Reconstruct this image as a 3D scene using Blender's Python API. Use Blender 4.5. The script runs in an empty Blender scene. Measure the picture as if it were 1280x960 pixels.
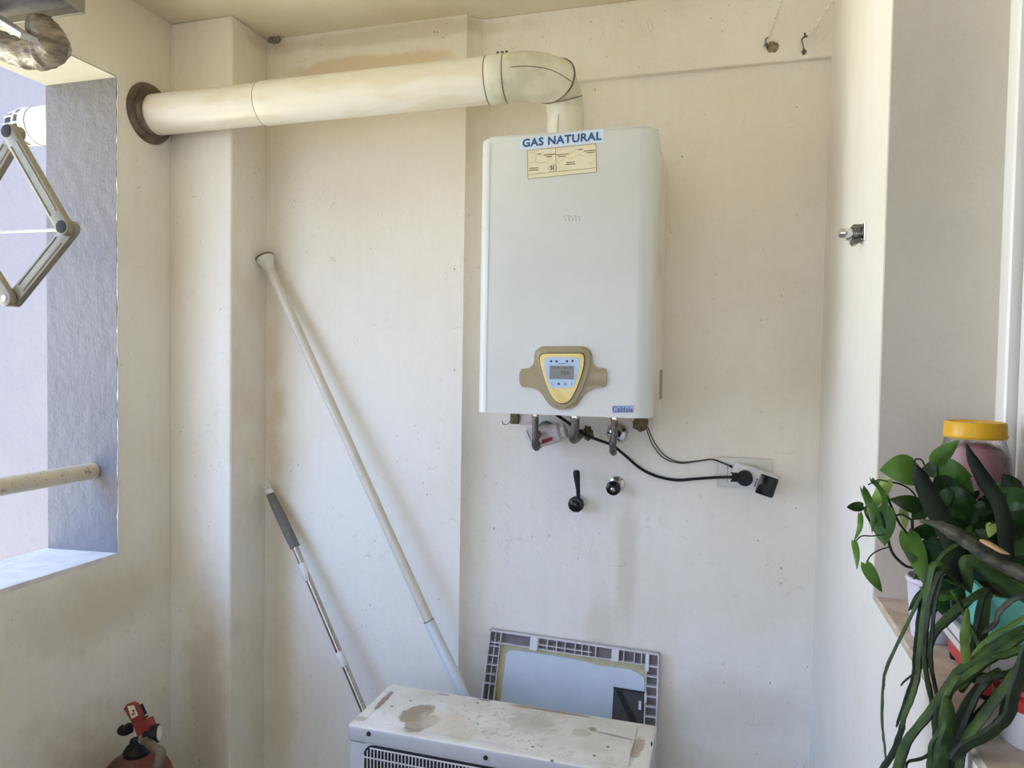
import bpy, bmesh, math, random
from mathutils import Vector, Matrix, noise
random.seed(7)
C = bpy.context.scene.collection
PI = math.pi
V = Vector
# ------------------------------------------------------------------ camera
F = 902.51
YAW, PITCH, ROLL = math.radians(16.5305), math.radians(-1.9169), math.radians(-0.9356)
CAMZ = 1.5
RM = Matrix.Rotation(YAW, 3, 'Z') @ Matrix.Rotation(PITCH, 3, 'X') @ Matrix.Rotation(ROLL, 3, 'Y')
CAM = V((0, 0, CAMZ))
def ray(px, py): return RM @ V(((px - 640) / F, 1.0, (480 - py) / F))
def aty(px, py, Y):
    d = ray(px, py); return CAM + d * (Y / d.y)
def atx(px, py, X):
    d = ray(px, py); return CAM + d * (X / d.x)
def atz(px, py, Z):
    d = ray(px, py); return CAM + d * ((Z - CAMZ) / d.z)
cd = bpy.data.cameras.new('camera'); cam = bpy.data.objects.new('camera', cd); C.objects.link(cam)
cd.sensor_width = 36; cd.lens = F / 1280 * 36; cd.clip_start = 0.02
mw = RM.to_4x4() @ Matrix.Rotation(PI / 2, 4, 'X'); mw.translation = CAM
cam.matrix_world = mw
bpy.context.scene.camera = cam

# ------------------------------------------------------------------ materials
def srgb(r, g, b):
    f = lambda c: (c / 255 / 12.92) if c / 255 <= 0.04045 else ((c / 255 + 0.055) / 1.055) ** 2.4
    return (f(r), f(g), f(b), 1)
class NT:
    def __init__(s, name):
        s.m = bpy.data.materials.new(name); s.m.use_nodes = True
        s.t = s.m.node_tree; s.b = s.t.nodes['Principled BSDF']
    def n(s, ty, **kw):
        x = s.t.nodes.new(ty)
        for k, v in kw.items():
            if k in x.inputs.keys(): x.inputs[k].default_value = v
            else: setattr(x, k, v)
        return x
    def l(s, a, b): s.t.links.new(a, b)
    def put(s, sock, v):
        if hasattr(v, 'is_linked') or isinstance(v, bpy.types.NodeSocket): s.l(v, sock)
        else: sock.default_value = v
    def math(s, op, a, b=0.0, c=0.0, clamp=False):
        x = s.n('ShaderNodeMath', operation=op, use_clamp=clamp)
        for i, v in enumerate((a, b, c)): s.put(x.inputs[i], v)
        return x.outputs[0]
    def mix(s, fac, a, b):
        x = s.n('ShaderNodeMix', data_type='RGBA')
        s.put(x.inputs['Factor'], fac); s.put(x.inputs['A'], a) if False else None
        s.put(x.inputs[6], a); s.put(x.inputs[7], b)
        return x.outputs[2]
    def ramp(s, v, a, b):
        x = s.n('ShaderNodeMapRange', interpolation_type='SMOOTHSTEP')
        s.put(x.inputs['Value'], v); x.inputs['From Min'].default_value = a; x.inputs['From Max'].default_value = b
        return x.outputs[0]
    def coord(s, kind='pos', scale=(1, 1, 1)):
        if kind == 'pos': o = s.n('ShaderNodeNewGeometry').outputs['Position']
        else: o = s.n('ShaderNodeTexCoord').outputs['Object']
        mp = s.n('ShaderNodeMapping'); mp.inputs['Scale'].default_value = scale
        s.l(o, mp.inputs['Vector']); return mp.outputs[0]
    def noise(s, co, scale, detail=3, rough=0.5):
        x = s.n('ShaderNodeTexNoise'); s.l(co, x.inputs['Vector'])
        x.inputs['Scale'].default_value = scale; x.inputs['Detail'].default_value = detail; x.inputs['Roughness'].default_value = rough
        return x.outputs['Fac']
    def bump(s, h, strength, dist=0.001):
        x = s.n('ShaderNodeBump'); s.l(h, x.inputs['Height'])
        x.inputs['Strength'].default_value = strength; x.inputs['Distance'].default_value = dist
        s.l(x.outputs[0], s.b.inputs['Normal'])
def pm(name, col, rough=0.5, metal=0.0, var=0.0, scale=12, col2=None, bump=0.0, bscale=60, spec=0.5, trans=0, kind='obj', stretch=(1, 1, 1), lo=.42, hi=.62):
    k = NT(name); b = k.b
    b.inputs['Roughness'].default_value = rough; b.inputs['Metallic'].default_value = metal
    b.inputs['Specular IOR Level'].default_value = spec
    b.inputs['Transmission Weight'].default_value = trans
    co = k.coord(kind, stretch)
    if col2 is None: col2 = tuple(c * (1 - var) for c in col[:3]) + (1,)
    f = k.ramp(k.noise(co, scale, 4, .6), lo, hi)
    k.l(k.mix(f, col, col2), b.inputs['Base Color'])
    if bump: k.bump(k.noise(co, bscale, 3, .6), bump, 0.002)
    return k.m

def plaster(name, col, col2, specks=1.0, bump=0.35, stains=(), grain=1.0, dirt=(120, 100, 75)):
    """painted render: faint blotches, brush grain, small dark chips and thin scratches, local stains"""
    k = NT(name); b = k.b
    b.inputs['Roughness'].default_value = 0.75; b.inputs['Specular IOR Level'].default_value = 0.25
    p = k.coord(); pv = k.coord(scale=(1, 1, .12))
    big = k.ramp(k.noise(p, 2.3, 5, .6), .38, .68)
    c = k.mix(big, srgb(*col), srgb(*col2))
    str_ = k.ramp(k.noise(pv, 38, 4, .6), .35, .75)
    c = k.mix(k.math('MULTIPLY', str_, .06 * grain), c, srgb(*[x * .82 for x in col2]))
    mid = k.noise(p, 9, 6, .65)
    for (ctr, size, colr, amt, soft) in stains:
        sep = k.n('ShaderNodeVectorMath', operation='SUBTRACT'); k.l(p, sep.inputs[0]); sep.inputs[1].default_value = ctr
        dv = k.n('ShaderNodeVectorMath', operation='DIVIDE'); k.l(sep.outputs[0], dv.inputs[0]); dv.inputs[1].default_value = size
        ln = k.n('ShaderNodeVectorMath', operation='LENGTH'); k.l(dv.outputs[0], ln.inputs[0])
        d = k.math('ADD', ln.outputs['Value'], k.math('MULTIPLY', k.math('SUBTRACT', mid, .5), 1.5))
        m = k.math('SUBTRACT', 1.0, k.ramp(d, 1 - soft, 1 + soft * .3))
        c = k.mix(k.math('MULTIPLY', m, amt), c, srgb(*colr))
    # fine mottling
    c = k.mix(k.math('MULTIPLY', k.ramp(k.noise(p, 55, 6, .75), .52, .72), .10), c, srgb(*[x * .72 for x in col2]))
    # chips
    pd = k.coord(scale=(1, 1, .55))
    vo = k.n('ShaderNodeTexVoronoi'); k.l(pd, vo.inputs['Vector']); vo.inputs['Scale'].default_value = 46
    near = k.math('SUBTRACT', 1.0, k.ramp(k.math('ADD', vo.outputs['Distance'], k.math('MULTIPLY', k.math('SUBTRACT', k.noise(pd, 120, 3, .7), .5), .42)), .035, .085))
    patch = k.ramp(k.noise(p, 4.2, 5, .75), .47, .60)
    cm = k.math('MULTIPLY', k.math('MULTIPLY', near, patch), .75 * specks, clamp=True)
    c = k.mix(cm, c, srgb(*dirt))
    # hairline scratches: two thin iso-lines of a noise
    for sc, w, am, pt in ((7.5, .0035, .26, 5.1), (17.0, .005, .30, 4.3)):
        nn = k.noise(k.coord(scale=(1, 1, .8)), sc, 2, .4)
        a = k.math('ABSOLUTE', k.math('SUBTRACT', nn, .5))
        ln = k.math('SUBTRACT', 1.0, k.ramp(a, w * .4, w))
        pt_ = k.ramp(k.noise(p, pt, 3, .8), .58, .66)
        c = k.mix(k.math('MULTIPLY', k.math('MULTIPLY', ln, pt_), am * specks, clamp=True), c, srgb(*dirt))
    k.l(c, b.inputs['Base Color'])
    h = k.math('ADD', k.math('MULTIPLY', k.noise(p, 26, 4, .6), 1.0), k.math('MULTIPLY', k.noise(pv, 190, 3, .6), .18))
    k.bump(h, bump, .006)
    return k.m

# ------------------------------------------------------------------ mesh helpers
class MB:
    def __init__(s): s.bm = bmesh.new()
    def box(s, a, b, bev=0.0, seg=2, mat=None):
        r = bmesh.ops.create_cube(s.bm, size=1.0)
        vs = r['verts']
        a, b = V(a), V(b)
        for v in vs: v.co = V([(a[i] + b[i]) / 2 + v.co[i] * (b[i] - a[i]) for i in range(3)])
        if mat: bmesh.ops.transform(s.bm, matrix=mat, verts=vs)
        if bev:
            es = list({e for v in vs for e in v.link_edges})
            bmesh.ops.bevel(s.bm, geom=es, offset=bev, segments=seg, profile=.5, affect='EDGES')
        return s
    def tube(s, pts, r, n=12, cap=True, flat=None, rot=0.0):
        """swept circle; r number or list; flat=(a,b) squashes the section"""
        pts = [V(p) for p in pts]
        rs = r if isinstance(r, (list, tuple)) else [r] * len(pts)
        tan = []
        for i in range(len(pts)):
            t = pts[min(i + 1, len(pts) - 1)] - pts[max(i - 1, 0)]
            tan.append(t.normalized())
        up = V((0, 0, 1)) if abs(tan[0].z) < .9 else V((0, 1, 0))
        nrm = tan[0].cross(up).normalized()
        rings = []
        for i, p in enumerate(pts):
            if i: nrm = (nrm - tan[i] * nrm.dot(tan[i])).normalized()
            bi = tan[i].cross(nrm)
            fa, fb = flat or (1, 1)
            ring = []
            for k in range(n):
                a = 2 * PI * k / n + rot
                ring.append(s.bm.verts.new(p + (nrm * math.cos(a) * fa + bi * math.sin(a) * fb) * rs[i]))
            rings.append(ring)
        for i in range(len(rings) - 1):
            for k in range(n):
                s.bm.faces.new((rings[i][k], rings[i][(k + 1) % n], rings[i + 1][(k + 1) % n], rings[i + 1][k]))
        if cap:
            s.bm.faces.new(rings[0][::-1]); s.bm.faces.new(rings[-1])
        return s
    def lathe(s, prof, origin, axis=(0, 0, 1), n=28):
        """prof: [(radius, height)] along axis"""
        ax = V(axis).normalized(); q = V((0, 0, 1)).rotation_difference(ax); o = V(origin)
        rings = []
        for r, h in prof:
            if r < 1e-6: rings.append([s.bm.verts.new(o + q @ V((0, 0, h)))])
            else: rings.append([s.bm.verts.new(o + q @ V((r * math.cos(2 * PI * k / n), r * math.sin(2 * PI * k / n), h))) for k in range(n)])
        for i in range(len(rings) - 1):
            A, B = rings[i], rings[i + 1]
            for k in range(n):
                k2 = (k + 1) % n
                if len(A) == 1 and len(B) == 1: continue
                if len(A) == 1: s.bm.faces.new((A[0], B[k2], B[k]))
                elif len(B) == 1: s.bm.faces.new((A[k], A[k2], B[0]))
                else: s.bm.faces.new((A[k], A[k2], B[k2], B[k]))
        if len(rings[0]) > 1: s.bm.faces.new(rings[0][::-1])
        if len(rings[-1]) > 1: s.bm.faces.new(rings[-1])
        return s
    def prism(s, pts, d, bev=0.0):
        """closed 3-D outline extruded by vector d"""
        d = V(d); a = [s.bm.verts.new(V(p)) for p in pts]; b = [s.bm.verts.new(V(p) + d) for p in pts]
        n = len(a); fs = [s.bm.faces.new(a), s.bm.faces.new(b[::-1])]
        for i in range(n): fs.append(s.bm.faces.new((a[i], b[i], b[(i + 1) % n], a[(i + 1) % n])))
        if bev:
            es = [e for e in fs[1].edges]
            bmesh.ops.bevel(s.bm, geom=es, offset=bev, segments=2, profile=.5, affect='EDGES')
        return s
    def sphere(s, c, r, u=16, v=10, sc=(1, 1, 1)):
        m = Matrix.Translation(V(c)) @ Matrix.Diagonal((sc[0] * r, sc[1] * r, sc[2] * r, 1))
        bmesh.ops.create_uvsphere(s.bm, u_segments=u, v_segments=v, radius=1, matrix=m); return s
    def quad(s, a, b, c, d): s.bm.faces.new([s.bm.verts.new(V(p)) for p in (a, b, c, d)]); return s
    def text(s, body, o, xdir, zdir, height, offset=0.0, depth=.0006, width=None):
        """built-in font outline on the plane (xdir, zdir) with lower-left corner o"""
        cu = bpy.data.curves.new('t', 'FONT'); cu.body = body; cu.offset = offset; cu.extrude = .01; cu.resolution_u = 3; cu.space_character = 1.08
        ob = bpy.data.objects.new('t', cu); C.objects.link(ob)
        dg = bpy.context.evaluated_depsgraph_get(); me = bpy.data.meshes.new_from_object(ob.evaluated_get(dg))
        xs = [v.co.x for v in me.vertices]; ys = [v.co.y for v in me.vertices]
        sy = height / (max(ys) - min(ys)); sx = width / (max(xs) - min(xs)) if width else sy
        X, Z = V(xdir).normalized(), V(zdir).normalized(); N = X.cross(Z)
        for v in me.vertices:
            q = v.co.copy(); v.co = V(o) + X * ((q.x - min(xs)) * sx) + Z * ((q.y - min(ys)) * sy) + N * (depth * (1 if q.z > 0 else 0))
        s.bm.from_mesh(me)
        bpy.data.objects.remove(ob); bpy.data.curves.remove(cu); bpy.data.meshes.remove(me)
        return s
    def build(s, name, mat, parent=None, ang=35, smooth=True, recalc=True):
        if recalc: bmesh.ops.recalc_face_normals(s.bm, faces=s.bm.faces)
        if parent is None:
            cs = [v.co for v in s.bm.verts]
            off = V(((min(c.x for c in cs) + max(c.x for c in cs)) / 2, (min(c.y for c in cs) + max(c.y for c in cs)) / 2, min(c.z for c in cs)))
        else:
            off = V((0, 0, 0)); q = parent
            while q: off += q.location; q = q.parent
        for v in s.bm.verts: v.co -= off
        me = bpy.data.meshes.new(name); s.bm.to_mesh(me); s.bm.free()
        for m in (mat if isinstance(mat, (list, tuple)) else [mat]): me.materials.append(m)
        if smooth:
            for p in me.polygons: p.use_smooth = True
            me.set_sharp_from_angle(angle=math.radians(ang))
        o = bpy.data.objects.new(name, me); C.objects.link(o)
        if parent: o.parent = parent
        else: o.location = off
        return o
def thing(name, label, cat, loc, group=None):
    o = bpy.data.objects.new(name, None); C.objects.link(o); o.location = loc; o.empty_display_size = .05
    o['label'] = label; o['category'] = cat
    if group: o['group'] = group
    return o
def tag(o, label, cat, group=None):
    o['label'] = label; o['category'] = cat
    if group: o['group'] = group
    return o
def struct(o, label=None, cat=None):
    o['kind'] = 'structure'
    if label: o['label'] = label
    if cat: o['category'] = cat
    return o
def spline(pts, n=6):
    """Catmull-Rom through pts"""
    P = [V(p) for p in pts]; P = [P[0] * 2 - P[1]] + P + [P[-1] * 2 - P[-2]]
    out = []
    for i in range(1, len(P) - 2):
        for k in range(n):
            t = k / n
            out.append(.5 * ((2 * P[i]) + (P[i + 1] - P[i - 1]) * t + (2 * P[i - 1] - 5 * P[i] + 4 * P[i + 1] - P[i + 2]) * t * t + (3 * P[i] - P[i - 1] - 3 * P[i + 1] + P[i + 2]) * t ** 3))
    out.append(P[-2]); return out
def lerp(a, b, n): return [V(a).lerp(V(b), i / n) for i in range(n + 1)]

# ------------------------------------------------------------------ palette
CREAM, CREAM2 = (234, 230, 220), (229, 222, 206)
M = {}
M['wall'] = plaster('wall_plaster', CREAM, CREAM2, 1.0, stains=[
    ((-1.05, 2.0, 2.385), (.30, .2, .035), (208, 184, 140), .6, .35),
    ((-.26, 2.06, .93), (.035, .2, .26), (206, 194, 170), .6, .7),
    ((-.33, 2.06, .72), (.05, .2, .12), (200, 188, 164), .4, .8),
    ((-1.51, 1.83, .45), (.10, .12, .42), (160, 136, 108), .45, .9),
    ((-1.36, 2.0, .5), (.06, .2, .9), (205, 190, 155), .6, .8),
    ((-1.39, 1.9, 1.4), (.05, .16, .5), (205, 188, 150), .55, .8),
    ((-1.0, 2.0, 2.47), (.5, .2, .03), (198, 184, 158), .5, .5),
    ((.05, 2.06, .55), (.25, .2, .10), (196, 186, 165), .45, .8)])
M['side'] = plaster('side_plaster', CREAM, CREAM2, .8, stains=[
    ((-1.64, 1.55, .8), (.2, .3, .12), (190, 172, 140), .4, .8),
    ((-1.64, 1.5, .2), (.2, .35, .4), (165, 140, 110), .5, .8)])
M['right'] = plaster('right_plaster', (232, 228, 218), (228, 222, 208), .5)
M['ceil'] = plaster('ceiling_plaster', (228, 219, 198), (220, 208, 182), .2, .2)
M['reveal'] = plaster('reveal_plaster', (206, 200, 188), (198, 192, 178), .4, .25)  # wall plaster greyed: the reveal's shade is put into the colour
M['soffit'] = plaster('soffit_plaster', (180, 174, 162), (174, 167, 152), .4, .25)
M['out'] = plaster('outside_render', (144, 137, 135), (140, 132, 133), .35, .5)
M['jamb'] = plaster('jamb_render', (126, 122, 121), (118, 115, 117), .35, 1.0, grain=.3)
M['sill'] = pm('sill_stone', srgb(212, 200, 184), .5, 0, 0, 18, srgb(192, 176, 158), .15, 90, kind='pos')
M['osill'] = pm('outer_sill_paint', srgb(222, 217, 210), .6, 0, 0, 14, srgb(206, 202, 198), .2, 60, kind='pos')
M['white'] = pm('white_enamel', srgb(208, 211, 209), .28, 0, .03, 6)
M['casing'] = pm('aged_white_casing', srgb(222, 216, 204), .4, 0, 0, 7, srgb(206, 194, 172))
M['pipe'] = pm('cream_pipe_enamel', srgb(232, 228, 216), .3, 0, 0, 5, srgb(224, 216, 196), 0, stretch=(1, 4, 4))
M['elbow'] = pm('elbow_enamel', srgb(222, 220, 206), .22, 0, 0, 14, srgb(206, 206, 186))
M['rubber'] = pm('dirty_grey_rubber', srgb(112, 100, 84), .5, 0, 0, 20, srgb(82, 72, 60))
M['black'] = pm('black_plastic', srgb(15, 15, 17), .5, spec=.3)
M['blackgloss'] = pm('black_gloss', srgb(8, 8, 9), .12)
M['gun'] = pm('dark_gunmetal', srgb(58, 56, 52), .22, .85, .3, 60)
M['dark'] = pm('dark_void', srgb(30, 28, 27), .7)
M['chrome'] = pm('chrome', srgb(205, 205, 208), .12, 1, .1, 30)
M['chromedull'] = pm('tarnished_chrome', srgb(120, 118, 112), .3, 1, .4, 60)
M['steel'] = pm('brushed_steel', srgb(190, 186, 176), .25, 1, .15, 40)
M['hose'] = pm('braided_steel_hose', srgb(120, 114, 108), .35, .85, 0, 240, srgb(78, 74, 70), .6, 420)
M['alu'] = pm('satin_aluminium', srgb(150, 144, 126), .45, .2, .12, 20)
M['olive'] = pm('olive_bezel_plastic', srgb(158, 146, 112), .4, 0, .06, 30)
M['yellow'] = pm('pale_yellow_plastic', srgb(232, 210, 138), .35, 0, .05, 20)
M['blue'] = pm('light_blue_foil', srgb(176, 200, 226), .35, 0, .05, 20)
M['lcd'] = pm('lcd_grey', srgb(104, 106, 98), .2, 0, .08, 30)
M['ink'] = pm('dark_ink', srgb(34, 38, 52), .6)
M['bluetext'] = pm('blue_lettering', srgb(34, 84, 142), .5)
M['bluelabel'] = pm('pale_blue_label', srgb(206, 222, 240), .5, 0, .03, 20)
M['cream'] = pm('cream_paper', srgb(226, 219, 190), .6, 0, .04, 30)
M['ink2'] = pm('brown_ink', srgb(120, 108, 78), .7)
M['ink3'] = pm('faint_pencil_ink', srgb(196, 186, 152), .7)
M['navy'] = pm('navy_ink', srgb(30, 36, 92), .5)
M['lilac'] = pm('lilac_label', srgb(150, 164, 200), .5, 0, .1, 40)
M['plate'] = pm('grey_rating_label', srgb(150, 142, 130), .5, 0, .2, 200)
M['railp'] = pm('chipped_rail_paint', srgb(206, 196, 172), .45, 0, 0, 55, srgb(150, 138, 118), .1, 80, lo=.58, hi=.7)
M['cream_pole'] = pm('ivory_pole_paint', srgb(206, 200, 184), .35, 0, .05, 10)
M['white_pole'] = pm('white_pole_sleeve', srgb(206, 210, 214), .35, 0, .04, 10)
M['greygrip'] = pm('grey_foam_grip', srgb(104, 102, 94), .7, 0, .15, 60)
M['term'] = pm('white_terminal_plastic', srgb(176, 174, 168), .45, 0, .03, 12)
M['acgrey'] = pm('pale_grey_casing', srgb(188, 184, 180), .45, 0, .05, 9)
M['whitepl'] = pm('white_plastic', srgb(214, 212, 208), .4, 0, .04, 15)
M['greypl'] = pm('grey_plastic', srgb(204, 200, 200), .5, 0, .1, 25)
M['sheet'] = pm('bluish_sheet_metal', srgb(196, 204, 212), .4, .1, .06, 6)
M['foam'] = pm('yellowed_foam_seal', srgb(186, 180, 138), .9, 0, .12, 40, bump=.4, bscale=120)
M['red'] = pm('red_extinguisher_paint', srgb(104, 48, 42), .5, 0, 0, 12, srgb(88, 52, 46))
M['redlv'] = pm('worn_red_lever', srgb(136, 44, 40), .45, 0, .15, 40)
M['redlab'] = pm('crimson_label', srgb(150, 30, 56), .5, 0, .1, 60)
M['redpl'] = pm('red_plastic', srgb(186, 52, 50), .4, 0, .1, 20)
M['teal'] = pm('teal_plastic', srgb(120, 206, 184), .4, 0, .06, 14)
M['terra'] = pm('terracotta', srgb(186, 96, 66), .8, 0, .12, 30, bump=.1, bscale=150)
M['soil'] = pm('potting_soil', srgb(48, 36, 28), .95, 0, .5, 90, bump=.8, bscale=120)
M['potw'] = pm('lilac_white_pot', srgb(214, 210, 222), .45, 0, .05, 20)
M['lid'] = pm('yellow_lid', srgb(226, 172, 34), .3, 0, .08, 10)
M['pink'] = pm('dusty_pink_contents', srgb(186, 128, 134), .8, 0, 0, 22, srgb(176, 164, 152), .6, 160)
M['rope'] = pm('white_cord', srgb(226, 222, 210), .8, 0, .12, 200)
M['plug'] = pm('brown_filler', srgb(112, 98, 70), .95, 0, .45, 160, bump=1.0, bscale=220)
M['plug2'] = pm('grey_filler', srgb(150, 140, 112), .95, 0, .45, 160, bump=1.0, bscale=220)
M['pinkpl'] = pm('yellowed_white_valve', srgb(214, 198, 192), .4, 0, .12, 40)
M['mint'] = pm('pale_green_cap', srgb(196, 200, 180), .45, 0, .08, 30)
M['underside'] = pm('grey_purple_metal', srgb(118, 110, 108), .5, .2, .2, 22)
M['cable'] = pm('brown_twin_wire', srgb(52, 36, 30), .45)
M['upvc'] = pm('white_window_frame', srgb(232, 230, 226), .3, 0, .02, 8)
M['seal'] = pm('grey_gasket', srgb(70, 68, 66), .7)
M['room'] = pm('dim_room_paint', srgb(170, 160, 148), .8)
M['floor'] = pm('beige_floor_tile', srgb(164, 152, 134), .45, 0, .2, 6, kind='pos')
M['deadleaf'] = pm('dry_grey_stem', srgb(86, 88, 70), .75, 0, 0, 70, srgb(52, 54, 44), .5, 140)
M['tan'] = pm('dry_tan_scar', srgb(206, 172, 126), .8, 0, .12, 60)
def green(name, a, b, rough=.42, sub=.0, scale=30):
    m = pm(name, srgb(*a), rough + .08, 0, 0, scale, srgb(*b), .15, 80, spec=.28)
    return m
M['stem'] = green('cactus_green', (62, 84, 38), (42, 60, 28), .45)
M['stem2'] = green('young_cactus_green', (96, 116, 50), (66, 86, 36), .45)
M['stemdk'] = green('dark_cactus_green', (36, 50, 26), (22, 34, 18), .45)
M['leaf'] = green('pothos_green', (82, 118, 44), (58, 92, 34), .35, scale=14)
M['leafdk'] = green('dark_leaf_green', (42, 68, 28), (26, 44, 20), .35, scale=14)
M['leafyl'] = green('yellow_green_leaf', (150, 168, 84), (118, 146, 62), .4, scale=14)
M['aloe'] = green('dark_spike_green', (34, 48, 28), (20, 30, 18), .4, scale=14)
for nm in ('leaf', 'leafdk', 'leafyl'):   # leaves let some light through
    m = M[nm]; m.node_tree.nodes['Principled BSDF'].inputs['Subsurface Weight'].default_value = .0
def glassmat():
    k = NT('jar_glass'); b = k.b
    b.inputs['Base Color'].default_value = (.95, .93, .92, 1); b.inputs['Transmission Weight'].default_value = 1
    b.inputs['IOR'].default_value = 1.3
    b.inputs['Roughness'].default_value = .08; k.bump(k.noise(k.coord('obj'), 180, 3, .7), .5, .002); return k.m
M['glass'] = glassmat()
def paneglass():
    k = NT('window_glass'); k.b.inputs['Base Color'].default_value = (.9, .93, .93, 1); k.b.inputs['Transmission Weight'].default_value = 1
    k.b.inputs['Roughness'].default_value = .0; k.b.inputs['IOR'].default_value = 1.45; return k.m
M['pane'] = paneglass()
def actop():
    k = NT('chipped_paint_top'); b = k.b; b.inputs['Roughness'].default_value = .5
    p = k.coord()
    base = k.mix(k.ramp(k.noise(p, 7, 5, .6), .35, .7), srgb(226, 220, 208), srgb(208, 198, 180))
    grime = k.math('MULTIPLY', k.ramp(k.noise(p, 60, 8, .8), .53, .62), k.ramp(k.noise(p, 9, 4, .6), .44, .60))
    base = k.mix(k.math('MULTIPLY', grime, .7), base, srgb(150, 132, 110))
    nz = k.math('ADD', k.math('SUBTRACT', k.noise(p, 30, 8, .75), .5), k.math('MULTIPLY', k.math('SUBTRACT', k.noise(p, 130, 4, .8), .5), .9))
    def blot(ctr, size, col, amt, edge=.12, rot=0, jit=1.0):
        nonlocal base
        sep = k.n('ShaderNodeVectorMath', operation='SUBTRACT'); k.l(p, sep.inputs[0]); sep.inputs[1].default_value = ctr
        vr = k.n('ShaderNodeVectorRotate', rotation_type='Z_AXIS'); k.l(sep.outputs[0], vr.inputs['Vector']); vr.inputs['Angle'].default_value = rot
        dv = k.n('ShaderNodeVectorMath', operation='DIVIDE'); k.l(vr.outputs[0], dv.inputs[0]); dv.inputs[1].default_value = size
        ln = k.n('ShaderNodeVectorMath', operation='LENGTH'); k.l(dv.outputs[0], ln.inputs[0])
        d = k.math('ADD', ln.outputs['Value'], k.math('MULTIPLY', nz, jit))
        m = k.math('SUBTRACT', 1.0, k.ramp(d, 1 - edge, 1 + edge))
        base = k.mix(k.math('MULTIPLY', m, amt), base, srgb(*col))
    return k, blot, lambda: (k.l(base, b.inputs['Base Color']), k.m)[1], p

# ------------------------------------------------------------------ setting
XL, XO, XR = -1.64, -1.89, .24
YJ, OZ0, OZ1 = 1.632, .935, 2.268
OYN = -.30
CE = 2.5
w = MB()
w.box((XO, YJ, -.02), (XL, 2.3, CE))                        # pier between opening and back wall
w.box((XO, OYN, -.02), (XL, YJ, OZ0 - .013))               # parapet
w.box((XO, OYN, OZ1), (XL, YJ, CE))                        # lintel
w.box((XO, -1.6, -.02), (XL, OYN, CE))
struct(w.build('wall_left', M['side'], smooth=False))
# faces of the opening: jamb and soffit painted darker, shade put into their colour
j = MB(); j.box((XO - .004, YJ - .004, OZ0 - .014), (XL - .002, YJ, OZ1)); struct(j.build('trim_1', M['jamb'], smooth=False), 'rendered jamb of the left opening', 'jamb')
sf = MB(); sf.box((XO, OYN, OZ1 - .003), (XL - .001, YJ, OZ1)); struct(sf.build('trim_6', M['soffit'], smooth=False), 'soffit strip of the left opening darkened against the ground light', 'soffit')
s = MB(); s.prism([(XL - .0006, OYN, OZ0), (XO - .012, OYN, OZ0 - .010), (XO - .012, OYN, OZ0 - .045), (XL - .0006, OYN, OZ0 - .045)], (0, YJ - OYN - .001, 0))
struct(s.build('trim_2', M['osill'], smooth=False), 'white painted sill of the left opening', 'sill')
# ragged paint bead down the opening's inner edge
b = MB(); pts = []
for i in range(90):
    z = OZ0 + (OZ1 - OZ0) * i / 89
    pts.append((XL - .001 + random.uniform(-.001, .0012), YJ - .001 + random.uniform(-.0012, .001), z))
b.tube(pts, [random.uniform(.0012, .0032) for _ in pts], 6); struct(b.build('trim_3', M['osill']), 'ragged white paint edge of the left opening', 'paint edge')
# back wall: plan outline with a splayed step, extruded up
zs = -.02
bw = MB()
plan = [(-1.9, 2.0), (-.747, 2.0), (-.738, 2.022), (-.722, 2.036), (-.700, 2.047), (-.670, 2.060), (.60, 2.06), (.60, 2.3), (-1.9, 2.3)]
bw.prism([(x, y, zs) for x, y in plan], (0, 0, CE - zs + .05))
struct(bw.build('wall_back', M['wall'], ang=50))
cp = MB(); cp.box((XL - .002, 1.83, zs), (-1.42, 2.002, CE), .004, 1); struct(cp.build('column', M['wall'], smooth=False), 'square plastered column in the back left corner', 'column')
bmx = MB(); bmx.box((-.715, 2.038, 2.295), (XR + .005, 2.065, CE), .003, 1); struct(bmx.build('beam', M['wall'], smooth=False), 'shallow plastered beam over the boiler', 'beam')
# right wall with the window opening
YR = 1.302
SZ = 1.12
rw = MB()
rw.box((XR, YR, zs), (.75, 2.3, CE))
rw.box((XR, -1.6, zs), (.47, YR, SZ - .003))
rw.box((XR, -1.6, 2.32), (.47, YR, CE))
rw.box((XR, -1.6, SZ - .03), (.47, -.35, 2.32))
struct(rw.build('wall_right', M['right'], smooth=False))
jr = MB(); jr.box((XR + .0015, YR - .003, SZ), (.47, YR + .0, 2.32)); struct(jr.build('trim_5', M['reveal'], smooth=False), 'plastered reveal of the right hand window greyed as if in shade', 'reveal')
sl = MB(); sl.box((XR + .004, -.35, SZ - .02), (.47, YR - .0005, SZ), .003, 1); struct(sl.build('trim_4', M['sill'], smooth=False), 'stone sill of the right hand window', 'sill')
fl = MB(); fl.box((XO, -1.6, -.1), (.75, 2.3, 0)); struct(fl.build('floor', M['floor'], smooth=False))
cl = MB(); cl.box((XO - .35, -1.6, CE), (.75, 2.3, CE + .15)); struct(cl.build('ceiling', M['ceil'], smooth=False))
bk = MB()                                                    # unseen balcony front: parapet, piers and lintel; opening added and sized for sky fill
bk.box((XO, -1.75, -.1), (.75, -1.6, .70)); bk.box((XO, -1.75, 2.10), (.75, -1.6, CE + .15)); bk.box((XO, -1.75, .70), (-1.55, -1.6, 2.10)); bk.box((.15, -1.75, .70), (.75, -1.6, 2.10)); struct(bk.build('wall_front', M['right'], smooth=False))
ow = MB(); ow.box((-9.0, 2.3, -3.0), (XO + .01, 2.5, 4.2)); struct(ow.build('wall_outside', M['out'], smooth=False), 'pale bluish outer wall beyond the left opening', 'wall')
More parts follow.
